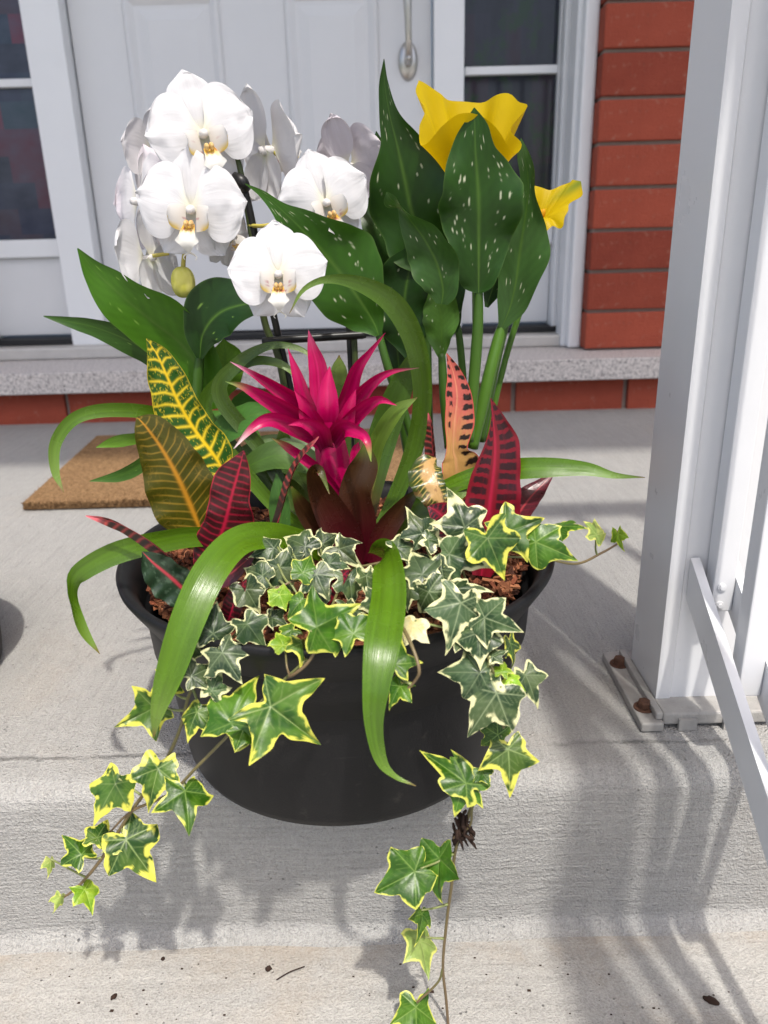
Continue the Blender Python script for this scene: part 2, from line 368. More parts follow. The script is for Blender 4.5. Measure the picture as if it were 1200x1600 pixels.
# ------------------------------------------------------------------ house front
BW, BH, BP = .257, .0845, .0925
def brick_mesh(w, d=.09, h=BH):
    v, f = box_vf(0, w, 0, d, 0, h, .003)
    me = bpy.data.meshes.new('brick'); me.from_pydata(v, [], f); me.materials.append(M['brick']); return me
bm_full = brick_mesh(BW); bm_half = brick_mesh(BW / 2 - .005)
def lay(parent, me, x, y, z):
    o = bpy.data.objects.new('brick', me); link(o, parent)
    o.location = (x + random.uniform(-.0015, .0015), y + random.uniform(-.003, .002), z); o.rotation_euler = (random.uniform(-.006, .006), random.uniform(-.004, .004), random.uniform(-.006, .006))
def brick_wall(label, xs, corner, YF, z0, courses):
    w = empty('brick_wall'); tag(w, label, 'brick wall')
    x0, x1 = xs
    box('mortar', x0 + .006, x1 - .006, YF + .011, YF + .30, z0, z0 + courses * BP + .02, M['mortar'], w)
    for k in range(courses):
        z = z0 + .004 + k * BP
        if corner > 0:
            x = x0
            lay(w, bm_full, x, YF, z); x += BW + .0105
            if k % 2: lay(w, bm_half, x, YF, z); x += BW / 2 + .0055
            while x + BW < x1: lay(w, bm_full, x, YF, z); x += BW + .0105
        else:
            x = x1 - BW
            lay(w, bm_full, x, YF, z); x -= BW + .0105
            if k % 2: lay(w, bm_half, x + BW / 2 + .005, YF, z); x -= BW / 2 + .0055
            while x > x0: lay(w, bm_full, x, YF, z); x -= BW + .0105
    return w
GT = .127                                                     # top of the granite sill
brick_wall('red brick wall beside the right sidelight, dark mortar joints', (.505, 1.42), 1, 1.915, GT + .001, 26)
brick_wall('red brick wall left of the left sidelight', (-1.98, -1.075), -1, 1.915, GT + .001, 26)
bw = empty('brick_plinth'); tag(bw, 'low course of red bricks under the granite door sill', 'brick plinth')
box('mortar', -1.98, 1.45, 1.834, 1.98, -.02, .0765, M['mortar'], bw)
for k in range(-9, 5): lay(bw, bm_full, .323 + k * (BW + .0105), 1.822, -.0095)
gs = box('granite_sill', -1.98, 1.46, 1.787, 2.04, .077, GT, M['granite'], None, .003); tag(gs, 'speckled grey granite sill slab below the front door', 'door sill')
th = empty('door_threshold', (0, 2.05, GT)); tag(th, 'pale aluminium threshold under the front door', 'threshold')
box('sill_plate', -1.06, .49, 2.0, 2.2, GT + .001, GT + .03, M['threshold'], th, .004)
box('dark_gap_strip', -1.06, .49, 2.058, 2.2, GT + .031, GT + .046, M['dark_gap'], th, .002)  # black strip standing in for the shaded gap above the sill plate
DP = 2.10
def strip(name, x0, x1, z0, z1, y0, y1, mat, par, b=.003): return box(name, x0, x1, y0, y1, z0, z1, mat, par, b)
df = empty('door_frame', (-.28, 2.1, GT)); tag(df, 'white wooden frame around the front door and its sidelights', 'door frame')
strip('mullion', -.806, -.716, GT + .006, 2.25, DP - .045, DP + .06, M['white'], df)
strip('mullion', .146, .218, GT + .047, 2.25, DP - .03, DP + .06, M['white'], df)
strip('jamb', .452, .495, GT + .0305, 2.25, DP - .04, DP + .06, M['white'], df)
strip('brick_moulding', .472, .5045, GT + .002, 2.28, 1.955, 2.045, M['white'], df, .006)
strip('moulding_bead', .462, .478, GT + .002, 2.28, 1.985, 2.052, M['white'], df, .005)
strip('jamb', -1.06, -1.02, GT + .0305, 2.25, DP - .04, DP + .06, M['white'], df)
strip('brick_moulding', -1.0745, -1.042, GT + .002, 2.28, 1.955, 2.045, M['white'], df, .006)
strip('head_jamb', -1.06, .49, 2.251, 2.36, DP - .05, DP + .06, M['white'], df)
def sidelight(label, x0, x1, glass, mat):
    s = empty('sidelight_window', ((x0 + x1) / 2, DP, GT)); tag(s, label, 'window')
    zb, zt, gb = GT + .052, 2.24, .420
    gx0, gx1 = glass
    strip('panel', x0, x1, zb, gb - .045, DP + .006, DP + .04, M['doorpaint'], s)
    strip('bottom_rail', x0, x1, gb - .0445, gb, DP - .012, DP + .04, M['white'], s, .004)
    strip('top_rail', x0, x1, zt - .09, zt, DP - .012, DP + .04, M['white'], s, .004)
    if gx0 > x0 + .003: strip('stile', x0, gx0, gb + .0005, zt - .0905, DP - .01, DP + .04, M['white'], s)
    if gx1 < x1 - .003: strip('stile', gx1, x1, gb + .0005, zt - .0905, DP - .01, DP + .04, M['white'], s)
    zm = [gb, .775, 1.13, 1.485, 1.84, zt - .09]
    for i in range(5):
        lo, hi = zm[i] + (.0095 if i else .0005), zm[i + 1] - (.0095 if i < 4 else .0005)
        strip('pane', gx0 + .0005, gx1 - .0005, lo, hi, DP + .012, DP + .018, mat, s, .001)
        if i: strip('muntin', gx0 + .0005, gx1 - .0005, zm[i] - .009, zm[i] + .009, DP - .004, DP + .02, M['white'], s, .002)
sidelight('tall left sidelight window with dark red and blue panes', -1.019, -.807, (-.985, -.811), M['pane_left'])
sidelight('tall right sidelight window with dark panes behind the yellow flowers', .219, .451, (.222, .447), M['pane_right'])
fd = empty('front_door', (-.28, DP, GT)); tag(fd, 'pale grey panelled front door with nickel pull handle', 'door')
dx0, dx1, dz0, dz1 = -.7125, .1425, GT + .050, 2.245
strip('slab', dx0, dx1, dz0, dz1, DP + .004, DP + .045, M['doorpaint'], fd, .002)
strip('door_gap_strip', dx0, dx1, GT + .0465, dz0 - .001, DP + .006, DP + .04, M['dark_gap'], fd, .001)  # thin black strip standing in for the dark gap under the slab
def raised_panel(x0, x1, z0, z1):
    """moulded ring round a bevelled field"""
    y = DP + .004; out = [(x0, z0), (x1, z0), (x1, z1), (x0, z1)]
    rings = [(0, 0), (.005, -.007), (.012, -.009), (.020, -.004), (.026, .0005), (.034, .0005), (.058, -.006)]
    V, Fc = [], []
    for ins, dy in rings:
        V += [(x0 + ins, y + dy - .0006, z0 + ins), (x1 - ins, y + dy - .0006, z0 + ins), (x1 - ins, y + dy - .0006, z1 - ins), (x0 + ins, y + dy - .0006, z1 - ins)]
    for k in range(len(rings) - 1):
        for j in range(4): Fc.append((k * 4 + j, k * 4 + (j + 1) % 4, k * 4 + 4 + (j + 1) % 4, k * 4 + 4 + j))
    Fc.append([len(V) - 4 + j for j in range(4)])
    mesh_obj('raised_panel', V, Fc, M['doorpaint'], fd, smooth=False)
for a, b in ((-.585, -.355), (-.205, .018)):
    raised_panel(a, b, .40, .955); raised_panel(a, b, 1.07, 1.62); raised_panel(a, b, 1.72, 2.12)
# pull handle: oval plate, neck and long tapered grip
hx, hz = .086, .800
pv, pf = [], []
for k, (s_, dy) in enumerate([(1, 0), (1, .004), (.88, .009), (.5, .012), (.02, .0125)]):
    for t in np.linspace(0, 2 * np.pi, 32, endpoint=False): pv.append((hx + .0235 * s_ * math.cos(t), DP + .0035 - dy, hz + .042 * s_ * math.sin(t)))
ho = mesh_obj('handle', pv, grid_faces(5, 32, True), M['nickel'], fd)
q = spline([(hx, DP - .006, hz - .006, .009), (hx, DP - .03, hz - .002, .010), (hx, DP - .05, hz + .025, .008), (hx - .001, DP - .058, hz + .07, .008), (hx - .002, DP - .06, hz + .13, .0105), (hx - .002, DP - .055, hz + .2, .009), (hx - .002, DP - .03, hz + .235, .009), (hx - .002, DP + .0, hz + .24, .009)], 40)
V, f = tube_vf(q[:, :3], q[:, 3], 12); mesh_obj('grip', V, f, M['nickel'], ho)
sv, sf = lathe([(.0001, .006), (.006, .005), (.0075, 0)], 0, 0, 20); sv = np.stack([sv[:, 0] + hx, DP - .043 - sv[:, 2], sv[:, 1] + hz - .002], -1)
mesh_obj('screw_cap', sv, sf, M['nickel'], ho)
# porch roof overhead, out of view; its edge throws the shade on the back of the porch
pr = empty('porch_roof', (-.3, 1, 2.6)); tag(pr, 'flat white porch roof above the front door', 'porch roof')
box('soffit', -1.5, 1.25, .24, 2.25, 2.56, 2.60, M['soffit'], pr); box('fascia', -1.5, 1.25, .21, .239, 2.53, 2.75, M['white'], pr)
box('wall_head', -1.98, 1.42, 1.93, 2.3, 2.534, 2.5595, M['mortar'], pr)

# doormat
mx0, mx1, my0, my1, mz = -.585, .095, 1.178, 1.632, .014
dm = empty('doormat', (-.27, 1.4, 0)); tag(dm, 'brown coir doormat lying behind the flower pot', 'doormat')
vb, fb = box_vf(mx0, mx1, my0, my1, .001, mz, .003)
sh = np.array([-.055, 0, 0])
skew = lambda v: np.array(v) + np.array([(np.array(v)[:, 1] - my0) / (my1 - my0)]).T * np.array([[-.035, 0, 0]])
mesh_obj('mat_body', skew(vb), fb, M['coir'], dm, smooth=False)
n = 26000; px_ = rng.uniform(mx0, mx1, n); py_ = my0 + (my1 - my0) * rng.random(n) ** 1.4
edge = rng.random(n) < .14; py_[edge] = my0 + rng.normal(0, .0015, edge.sum())
ba = np.stack([px_, py_, np.where(edge, rng.uniform(.002, mz, n), mz - .002)], -1); ang = rng.uniform(0, 6.28, n)
tipv = ba + np.stack([rng.normal(0, .003, n), np.where(edge, -rng.uniform(.001, .006, n), rng.normal(0, .003, n)), rng.uniform(.001, .006, n)], -1)
wv = np.stack([np.cos(ang), np.sin(ang), 0 * ang], -1) * .0007
V = skew(np.stack([ba - wv, ba + wv, tipv], 1).reshape(-1, 3)); o = mesh_obj('coir_fibres', V, np.arange(3 * n).reshape(-1, 3), M['coir'], dm, smooth=False); o['kind'] = 'stuff'

# ------------------------------------------------------------------ railing
rp = empty('railing_post', (.28, .61, 0)); tag(rp, 'white square railing post bolted to the porch floor', 'post')
PX0, PX1, PY0, PY1 = .2345, .3245, .5785, .6465
def post_prof():
    # square tube with shallow grooves on the front
    return [(PX0, PY1), (PX0, PY0), (PX0 + .012, PY0), (PX0 + .0135, PY0 + .002), (PX0 + .068, PY0 + .002), (PX0 + .0695, PY0), (PX1, PY0), (PX1, PY1)]
pp = post_prof(); zs = [.016, .3, .7, 1.12]
V = [(x, y, z) for z in zs for x, y in pp]; k = len(pp)
mesh_obj('post_tube', V, grid_faces(len(zs), k, True), M['rail'], rp, smooth=False)
box('post_cap', PX0 - .006, PX1 + .006, PY0 - .006, PY1 + .006, 1.1205, 1.145, M['rail'], rp, .004)
bpv = join([box_vf(.214, .2335, .551, .672, .001, .0095, .0015), box_vf(.2338, .338, .556, .66, .004, .016, .002), box_vf(.2275, .2336, .556, .664, .0098, .0165, .0012),
            box_vf(.2465, .262, .5525, .5558, .0005, .011), box_vf(.285, .30, .5525, .5558, .0005, .011)])
mesh_obj('base_plate', *bpv, M['alu'], rp, smooth=False)
def bolt(name, par, x, y, z, r, h, mat, axis='z'):
    V, f = lathe([(.0001, h), (r * .8, h), (r, h * .8), (r, 0)], 0, 0, 6)
    W_, fw = lathe([(r * 1.0, .0012), (r * 1.5, .001), (r * 1.55, 0)], 0, 0, 24)
    V = np.vstack([V, W_]); fc = [list(q) for q in f] + [[i + 24 for i in q] for q in fw]
    if axis == 'y': V = np.stack([V[:, 0], -V[:, 2], V[:, 1]], -1)
    mesh_obj(name, V + np.array([x, y, z]), fc, mat, par, smooth=False)
bolt('anchor_bolt', rp, .2235, .575, .0095, .0058, .0075, M['rust']); bolt('anchor_bolt', rp, .2235, .648, .0095, .0058, .0075, M['rust'])

SL = .64                                                       # slope of the stair rail
sr = empty('stair_railing', (.28, .4, -.16)); tag(sr, 'white metal stair railing running down from the post', 'railing')
def sloped(name, x0, x1, ys, ye, ztop, h, b=.001):
    """bar following the stairs: ztop at y = PY0"""
    zt = lambda y: ztop - (PY0 - y) * SL
    v = [(x, y, zt(y) - d) for x in (x0, x1) for y in (ye, ys) for d in (h, 0)]
    f = [(0, 1, 3, 2), (4, 6, 7, 5), (0, 4, 5, 1), (2, 3, 7, 6), (0, 2, 6, 4), (1, 5, 7, 3)]
    mesh_obj(name, v, f, M['rail'], sr, smooth=False)
YE = -.45
sloped('bottom_rail', .2505, .2580, PY0 - .0005, YE, .1505, .036); sloped('bottom_rail', .2815, .2885, PY0 - .0005, YE, .1505, .036)
sloped('top_rail', .2490, .2900, PY0 - .0005, YE, 1.02, .05); 
by = PY0 - .0015
def baluster(yf, zb_off, bolts=False):
    zt = 1.02 - .05 - (PY0 - yf) * SL - .014; zb = .1505 - (PY0 - yf) * SL - zb_off
    bl = box('baluster', .2640, .2812, yf - .0172, yf, zb, zt, M['rail'], sr, .0012)
    if bolts:
        for dz in (.004, .020): bolt('bolt', bl, .2705, yf - .0174, zb + dz + .002, .0024, .002, M['rail'], 'y')
baluster(by, .040, True)
for i in range(1, 9): baluster(by - .062 - (i - 1) * .098, .040)
# porch guard running on to the right from the post
sg = empty('porch_guard', (.6, .61, 0)); tag(sg, 'white porch guard running right behind the stair railing', 'railing')
box('bottom_rail', PX1 + .0005, 1.9, .598, .628, .085, .12, M['rail'], sg, .002); box('top_rail', PX1 + .0005, 1.9, .591, .635, 1.0, 1.05, M['rail'], sg, .004)
for i in range(15): box('baluster', PX1 + .09 + i * .1, PX1 + .107 + i * .1, .6045, .6215, .1205, .9995, M['rail'], sg, .001)
#PLANTS
# ------------------------------------------------------------------ planters and mulch
PCX, PCY = -.038, .580
PROF = [(.0005, .004), (.120, .004), (.128, .0015), (.1335, .004), (.1355, .010), (.1400, .05), (.1455, .10), (.1490, .130), (.1495, .1355), (.1520, .1365), (.1560, .143), (.1615, .152), (.1685, .1635),
        (.1722, .1700), (.1727, .1738), (.1708, .1760), (.1675, .1752), (.1610, .1670), (.1570, .1560), (.1550, .1400), (.1530, .110), (.0005, .1095)]
PROF2 = [(.0005, .004), (.125, .004), (.136, .002), (.140, .006), (.1415, .02), (.146, .10), (.150, .150), (.1525, .155), (.1525, .160), (.149, .160), (.145, .15), (.140, .10), (.0005, .0995)]
def planter(label, cx, cy, prof):
    V, f = lathe([(r, z * .97) for r, z in prof], cx, cy, 128)
    return tag(mesh_obj('planter_pot', V, f, M['plastic']), label, 'planter')
planter('large round black plastic planter standing on the porch edge', PCX, PCY, PROF)
planter('black planter cut off by the left edge of the picture', -.537, .660, [(r_ * 1.02, z_ * .80) for r_, z_ in PROF2])
def mulch(label, cx, cy, R, z, n, seed):
    r_ = np.random.default_rng(seed)
    t = r_.uniform(0, 6.283, n); rr = R * np.sqrt(r_.random(n)); cen = np.stack([cx + rr * np.cos(t), cy + rr * np.sin(t), z + r_.normal(0, .0035, n) + .004 * (1 - (rr / R) ** 2)], -1)
    L = r_.uniform(.0018, .0062, n); Wd = L * r_.uniform(.25, .55, n); H = r_.uniform(.0007, .0018, n)
    a = r_.uniform(0, 6.283, n); tilt = r_.normal(0, .5, n)
    d1 = np.stack([np.cos(a) * np.cos(tilt), np.sin(a) * np.cos(tilt), np.sin(tilt)], -1); d2 = nrm(np.cross(d1, r_.normal(0, .35, (n, 3)) + np.array([0, 0, 1]))); d3 = np.cross(d1, d2)
    sg_ = np.array([(x, y, w) for x in (-1, 1) for y in (-1, 1) for w in (-1, 1)], float)
    sc = sg_[None] * np.stack([L, Wd, H], -1)[:, None] / np.array([1, 1, 1]) * (1 + r_.normal(0, .22, (n, 8, 3)))
    V = cen[:, None] + sc[..., 0:1] * d1[:, None] + sc[..., 1:2] * d2[:, None] + sc[..., 2:3] * d3[:, None]
    bf = np.array([(0, 1, 3, 2), (4, 6, 7, 5), (0, 4, 5, 1), (2, 3, 7, 6), (0, 2, 6, 4), (1, 5, 7, 3)])
    fc = (np.arange(n)[:, None, None] * 8 + bf[None]).reshape(-1, 4)
    base = np.array([(.10, .035, .018), (.20, .075, .035), (.30, .125, .06), (.055, .022, .014), (.16, .05, .025)])[r_.integers(0, 5, n)] * r_.uniform(.7, 1.3, (n, 1))
    o = mesh_obj('bark_mulch', V.reshape(-1, 3), fc, M['bark'], smooth=False, col=np.repeat(base, 8, 0))
    tag(o, label, 'bark mulch', kind='stuff')
mulch('reddish brown bark mulch filling the large planter', PCX, PCY, .1475, .1545, 9000, 3)
mulch('bark mulch inside the planter at the left edge', -.537, .660, .135, .108, 1500, 4)

# ------------------------------------------------------------------ leaf builders
def sample(rows, n):
    """rows (px,py,Y,wl[,twist[,wr]]) -> points, left and right half-widths (m), twist (rad)"""
    R = []
    for r in rows:
        p = at(r[0], r[1], r[2]); k = dep(p) / F
        R.append([*p, r[3] * k, (r[5] if len(r) > 5 else r[3]) * k, math.radians(r[4] if len(r) > 4 else 0)])
    return spline(R, n)
def blade(name, parent, rows, col, mat, nu=48, nv=11, cup=.12, fold=0., wave=0., wf=5., seed=0, wob=0.):
    S = sample(rows, nu); P = S[:, :3]; wl = np.maximum(S[:, 3], 1e-5); wr = np.maximum(S[:, 4], 1e-5); tw = S[:, 5]
    T = nrm(np.gradient(P, axis=0)); Vw = nrm(CAM - P); sd_ = nrm(np.cross(T, Vw)); nr = np.cross(sd_, T)
    side = np.cos(tw)[:, None] * sd_ + np.sin(tw)[:, None] * nr; nor = -np.sin(tw)[:, None] * sd_ + np.cos(tw)[:, None] * nr
    v = np.linspace(-1, 1, nv); u = np.linspace(0, 1, nu)
    w = np.where(v[None] < 0, wl[:, None], wr[:, None])
    if wob: w = w * (1 + wob * 2 * (fbm(u[:, None] * 7 + seed * 3.3, np.sign(v)[None] * 2.2 + seed, 2) - .5))
    off = cup * v[None] ** 2 + fold * np.abs(v)[None]
    if wave: off = off + wave * np.sin(wf * 6.283 * u[:, None] + seed * 2.1 + np.sign(v)[None] * 1.3) * np.abs(v)[None] ** 1.5 + wave * .6 * (vnoise(u[:, None] * 9 + seed * 7, v[None] * 1.5 + 5) - .5) * np.abs(v)[None]
    X = P[:, None] + side[:, None] * (w * v[None])[..., None] + nor[:, None] * (w * off)[..., None]
    U, Vv = np.meshgrid(u, v, indexing='ij')
    Ln = np.linalg.norm(np.diff(P, axis=0), axis=1).sum()
    c = (col(U, Vv, w / Ln) if getattr(col, 'needs_width', 0) else col(U, Vv)) if callable(col) else np.broadcast_to(np.asarray(col), (nu, nv, 3))
    return mesh_obj(name, X.reshape(-1, 3), grid_faces(nu, nv), mat, parent, col=c.reshape(-1, 3), uv=np.stack([Vv * .5 + .5, U], -1).reshape(-1, 2))

# pigments (linear)
def strap_col(c=(.135, .265, .022), tipc=(.20, .30, .06), basec=None, seed=0):
    def f(u, v):
        k = .84 + .32 * vnoise(v * 7 + seed * 3, u * 2.0 + seed) * (.6 + .8 * vnoise(u * 5, v * 2 + seed)); o = np.asarray(c) * k[..., None]
        o = mixc(o, np.asarray(c) * 1.35, sst(.82, 1.0, np.abs(v)) * .5)
        o = o * (1 + .10 * (vnoise(v * 24 + seed * 5, u * 1.2) - .5))[..., None]; o = mixc(o, np.asarray(c) * .62, sst(.55, .75, fbm(u * 4 + seed, v * 1.3 + seed * 2)) * .5)
        o = mixc(o, tipc, sst(.82, 1, u) * .6); o = mixc(o, (.16, .09, .03), sst(.965, 1, u) * .9)
        if basec is not None: o = mixc(basec, o, sst(.0, .80 if sum(basec) < .095 else .45, u))
        return o
    return f
def calla_col(seed, n=34, c=(.016, .056, .004), fl=(.62, .66, .46), fs=1.0):
    r_ = np.random.default_rng(seed)
    fk = [(r_.uniform(.12, .9), r_.uniform(.12, .8) * r_.choice([-1, 1]), r_.uniform(.006, .022) * fs, r_.uniform(.008, .015)) for _ in range(n)]
    def f(u, v):
        k = .8 + .4 * fbm(u * 4 + seed, v * 3); o = np.asarray(c) * k[..., None]
        ph = (u * 13 - np.abs(v) * 3.2); o = o * (1 + .045 * np.cos(ph * 6.283))[..., None]
        o = mixc(o, (.070, .15, .018), np.exp(-(v / .045) ** 2) * (1 - .6 * u))
        o = mixc(o, (.08, .15, .03), sst(.95, 1, np.abs(v)) * .5)
        for (a, b, l, w_) in fk:
            du, dv = u - a, v - b; sl = .55 * np.sign(b); al = du + 0 * dv; ac = dv - sl * du
            o = mixc(o, fl, np.exp(-((al / l) ** 4 + (ac / w_) ** 4)) * .85)
        return o
    return f
def croton_col(kind, seed=0, nvn=15):
    def f(u, v, wr):
        av = np.abs(v); j = .35 * (vnoise(v * 2.3 + seed * 5 + (v > 0) * 9, u * 5) - .5)
        ph = nvn * (u - {'red': .12, 'crimson': .10, 'olive': .62, 'yellow': .50}.get(kind, .40) * av * wr * (1 + .12 * np.sign(v))) + j + (v > 0) * .45
        d = np.abs(ph - np.round(ph)); cell = np.round(ph)
        jit = vnoise(cell * 3.7 + seed, cell * 1.3 + (v > 0) * 5)
        mid = np.exp(-(v / (.055 + .03 * (1 - u))) ** 2)
        warp = fbm(u * 24 + seed, v * 8, 2)
        if kind == 'yellow':
            o = mixc((.018, .075, .012), (.035, .12, .016), fbm(u * 9, v * 4))
            vein = np.exp(-(d / (.075 + .085 * (1 - av))) ** 2) * sst(1.0, .62 + .35 * jit, av)
            net = np.exp(-((vnoise(u * 26 + 3, v * 7) - .5) / .05) ** 2) * sst(.45, .75, av) * .38
            yl = np.array((.80, .60, .035))
            o = mixc(o, yl, np.clip(vein + net * (1 - vein), 0, 1)); o = mixc(o, (.85, .58, .02), np.clip(mid * 1.2, 0, 1)); o = mixc(o, yl, sst(.955, .99, av) * .9)
            sp = sst(.78, .86, vnoise(u * 60, v * 22)); return mixc(o, yl, sp * .6)
        if kind == 'olive':
            o = mixc((.046, .046, .004), (.080, .078, .006), fbm(u * 5, v * 3)); o = mixc(o, (.045, .06, .01), sst(.6, 1, 1 - u) * .5)
            vein = np.exp(-(d / .085) ** 2) * sst(1.0, .55, av); net = np.exp(-((vnoise(u * 30, v * 9) - .5) / .04) ** 2) * sst(.3, .7, av)
            o = mixc(o, (.42, .26, .035), np.clip(vein * .62 + net * .20, 0, 1)); return mixc(o, (.50, .23, .018), np.clip(mid * 1.1, 0, 1))
        if kind == 'red':
            o = mixc((.030, .008, .009), (.075, .012, .014), fbm(u * 6, v * 4))
            vein = np.exp(-(d / .13) ** 2) * sst(1.02, .75, av); o = mixc(o, (.34, .012, .035), vein * .85)
            o = mixc(o, (.45, .012, .045), np.clip(mid * 1.1, 0, 1)); return mixc(o, (.42, .02, .04), sst(.93, .98, av) * .8)
        if kind == 'pink':
            o = mixc((.60, .34, .11), (.62, .13, .10), sst(.32, .72, u + .18 * (warp - .5)))
            blot = sst(.20, .28, np.abs(d) + .30 * (warp - .5) + .16 * (jit - .5)) * sst(.26 + .12 * jit, .40 + .12 * jit, av) * sst(1.0, .90, av) * sst(-.15, .1, v + .62 * (u > .52) + .3 * (u > .7)) * sst(.16, .26, u)
            o = mixc(o, (.022, .012, .01), blot); o = mixc(o, (.85, .42, .22), mid * .5); return mixc(o, (.75, .08, .09), sst(.93, .98, av))
        if kind == 'crimson':
            o = mixc((.15, .004, .012), (.235, .006, .020), fbm(u * 5, v * 3))
            blot = sst(.15, .22, np.abs(d) + .2 * (warp - .5)) * sst(.16, .24, av) * sst(.90, .78, av) * sst(.30, .40, u)
            o = mixc(o, (.030, .006, .010), blot); o = mixc(o, (.36, .010, .04), np.clip(mid, 0, 1)); return mixc(o, (.10, .006, .012), sst(.6, .8, fbm(u * 7 + 3, v * 5)) * .5)
        if kind == 'maroon':
            o = mixc((.055, .010, .016), (.11, .016, .026), fbm(u * 5, v * 3)); o = mixc(o, (.30, .02, .045), np.exp(-(d / .07) ** 2) * .35)
            return mixc(o, (.40, .05, .06), np.clip(mid * .9, 0, 1))
        if kind == 'dark':
            o = mixc((.012, .030, .014), (.03, .06, .03), fbm(u * 7, v * 4)); blot = sst(.62, .7, fbm(u * 16, v * 6))
            o = mixc(o, (.10, .16, .10), blot * .5); return mixc(o, (.52, .05, .07), np.clip(mid * 1.5, 0, 1))
        if kind == 'redblack':
            o = mixc((.020, .016, .010), (.05, .02, .014), fbm(u * 7, v * 4)); vein = np.exp(-(d / .16) ** 2)
            o = mixc(o, (.52, .07, .06), vein * .75 * sst(.25, .5, u)); o = mixc(o, (.55, .06, .08), np.clip(mid, 0, 1)); return mixc(o, (.75, .15, .18), sst(.85, 1, u) * .8)
        if kind == 'cream':
            edge_n = av + .22 * (vnoise(u * 34 + 2, np.sign(v) * 3.3) - .5) + .3 * sst(.6, 1, u)
            o = mixc((.44, .27, .10), (.030, .052, .006), sst(.30, .48, edge_n)); o = mixc(o, (.20, .10, .04), sst(.62, .7, fbm(u * 9, v * 4)) * .6); vein = np.exp(-(d / .12) ** 2)
            return mixc(o, (.80, .58, .16), vein * .6 * sst(.30, .5, av) * sst(.95, .6, av))
    f.needs_width = 1
    return f
def croton(parent, rows, kind, seed=0, nu=200, nv=71, nvn=15, **kw):
    kw.setdefault('wob', .10)
    return blade('leaf', parent, rows, croton_col(kind, seed, nvn), M['croton'], nu, nv, seed=seed, **kw)

# ------------------------------------------------------------------ calla lily
ca = empty('calla_lily', (.10, .69, .165)); tag(ca, 'yellow calla lily with white-flecked dark green leaves', 'plant')
def cleaf(rows, seed, n=34, nu=150, nv=61, c=(.016, .056, .004), **kw):
    kw.setdefault('cup', .22); kw.setdefault('wave', .17); kw.setdefault('wf', 2.2); kw.setdefault('wob', .16)
    return blade('leaf', ca, rows, calla_col(seed, n, c), M['calla'], nu, nv, seed=seed, **kw)
cleaf([(668, 432, .70, 6), (662, 400, .70, 42, 5, 38), (645, 340, .695, 62, 8, 62), (632, 280, .69, 52, 5, 66), (620, 225, .685, 30, 0, 38), (609, 180, .68, 16, 0, 16), (601, 130, .675, 8, 0, 6), (600, 92, .67, .6)], 1, 26)   # tall left leaf
cleaf([(640, 450, .73, 8), (625, 400, .73, 40, 0, 30), (612, 340, .73, 48, 0, 34), (600, 280, .73, 34, 10, 30), (592, 235, .73, 14), (588, 205, .73, .6)], 2, 14, c=(.020, .055, .010))      # behind it
cleaf([(748, 458, .66, 5), (748, 448, .66, 24, 0, 20), (748, 420, .658, 36, 0, 34), (748, 370, .655, 50, -4, 52), (748, 320, .65, 60, -4, 66), (746, 280, .648, 52, -2, 60), (743, 235, .646, 40, 0, 32), (742, 200, .645, 24, 0, 22), (741, 168, .645, .6)], 3, 46, cup=.14)   # centre leaf
cleaf([(784, 512, .685, 6), (797, 480, .683, 20, 8, 22), (806, 440, .68, 30, 10, 36), (812, 395, .678, 40, 12, 50), (819, 350, .675, 34, 14, 36), (825, 305, .672, 14, 20, 14), (824, 270, .67, 12, 20, 14), (818, 240, .668, 10, 10, 9), (814, 216, .667, .6)], 4, 26, c=(.040, .098, .020))   # right leaf
cleaf([(592, 524, .65, 5), (582, 500, .65, 34, 5, 20), (556, 460, .645, 60, 8, 50), (520, 412, .642, 62, 8, 66), (478, 365, .638, 40, 5, 40), (440, 328, .632, 16, 0, 12), (410, 303, .628, 6, 0, 5), (383, 287, .625, .6)], 5, 44, c=(.026, .084, .005), cup=.14)    # leaf reaching left in front of the orchid
cleaf([(690, 475, .648, 8), (692, 450, .646, 30, 10, 26), (682, 410, .643, 40, 12, 36), (662, 372, .64, 34, 14, 30), (642, 345, .636, 20, 40, 16), (628, 325, .632, 16, 75, 14), (612, 312, .63, 14, 30, 12), (604, 300, .628, .8)], 6, 22, c=(.030, .080, .014), cup=.22)   # curling leaf
cleaf([(690, 560, .672, 4), (690, 530, .67, 22, 10, 16), (690, 500, .668, 28, 10, 26), (684, 470, .665, 22, 0, 26), (672, 445, .662, .8)], 7, 12, c=(.06, .14, .02), nu=70, nv=41)      # low front leaf
cleaf([(640, 560, .70, 6), (636, 520, .70, 34, 0, 30), (632, 470, .70, 44, 0, 40), (640, 420, .70, 40, 0, 40), (648, 380, .70, .6)], 8, 8, c=(.010, .036, .004), nu=80, nv=41)
cleaf([(625, 600, .71, 4), (622, 560, .71, 20, 20, 26), (615, 510, .71, 24, 20, 34), (600, 470, .71, 16, 10, 30), (590, 440, .71, .6)], 9, 6, c=(.013, .042, .006), nu=80, nv=41)
cleaf([(712, 520, .69, 3), (712, 490, .69, 14, 30, 12), (704, 450, .69, 26, 10, 24), (690, 410, .69, 20), (676, 392, .69, .6)], 10, 8, c=(.018, .052, .008), nu=80, nv=41)
cleaf([(760, 480, .70, 3), (770, 450, .70, 16), (785, 410, .70, 24), (790, 360, .70, 16), (788, 330, .70, .6)], 11, 6, c=(.018, .052, .008), nu=80, nv=41)
st1, st2 = (.070, .165, .015), (.038, .095, .010)
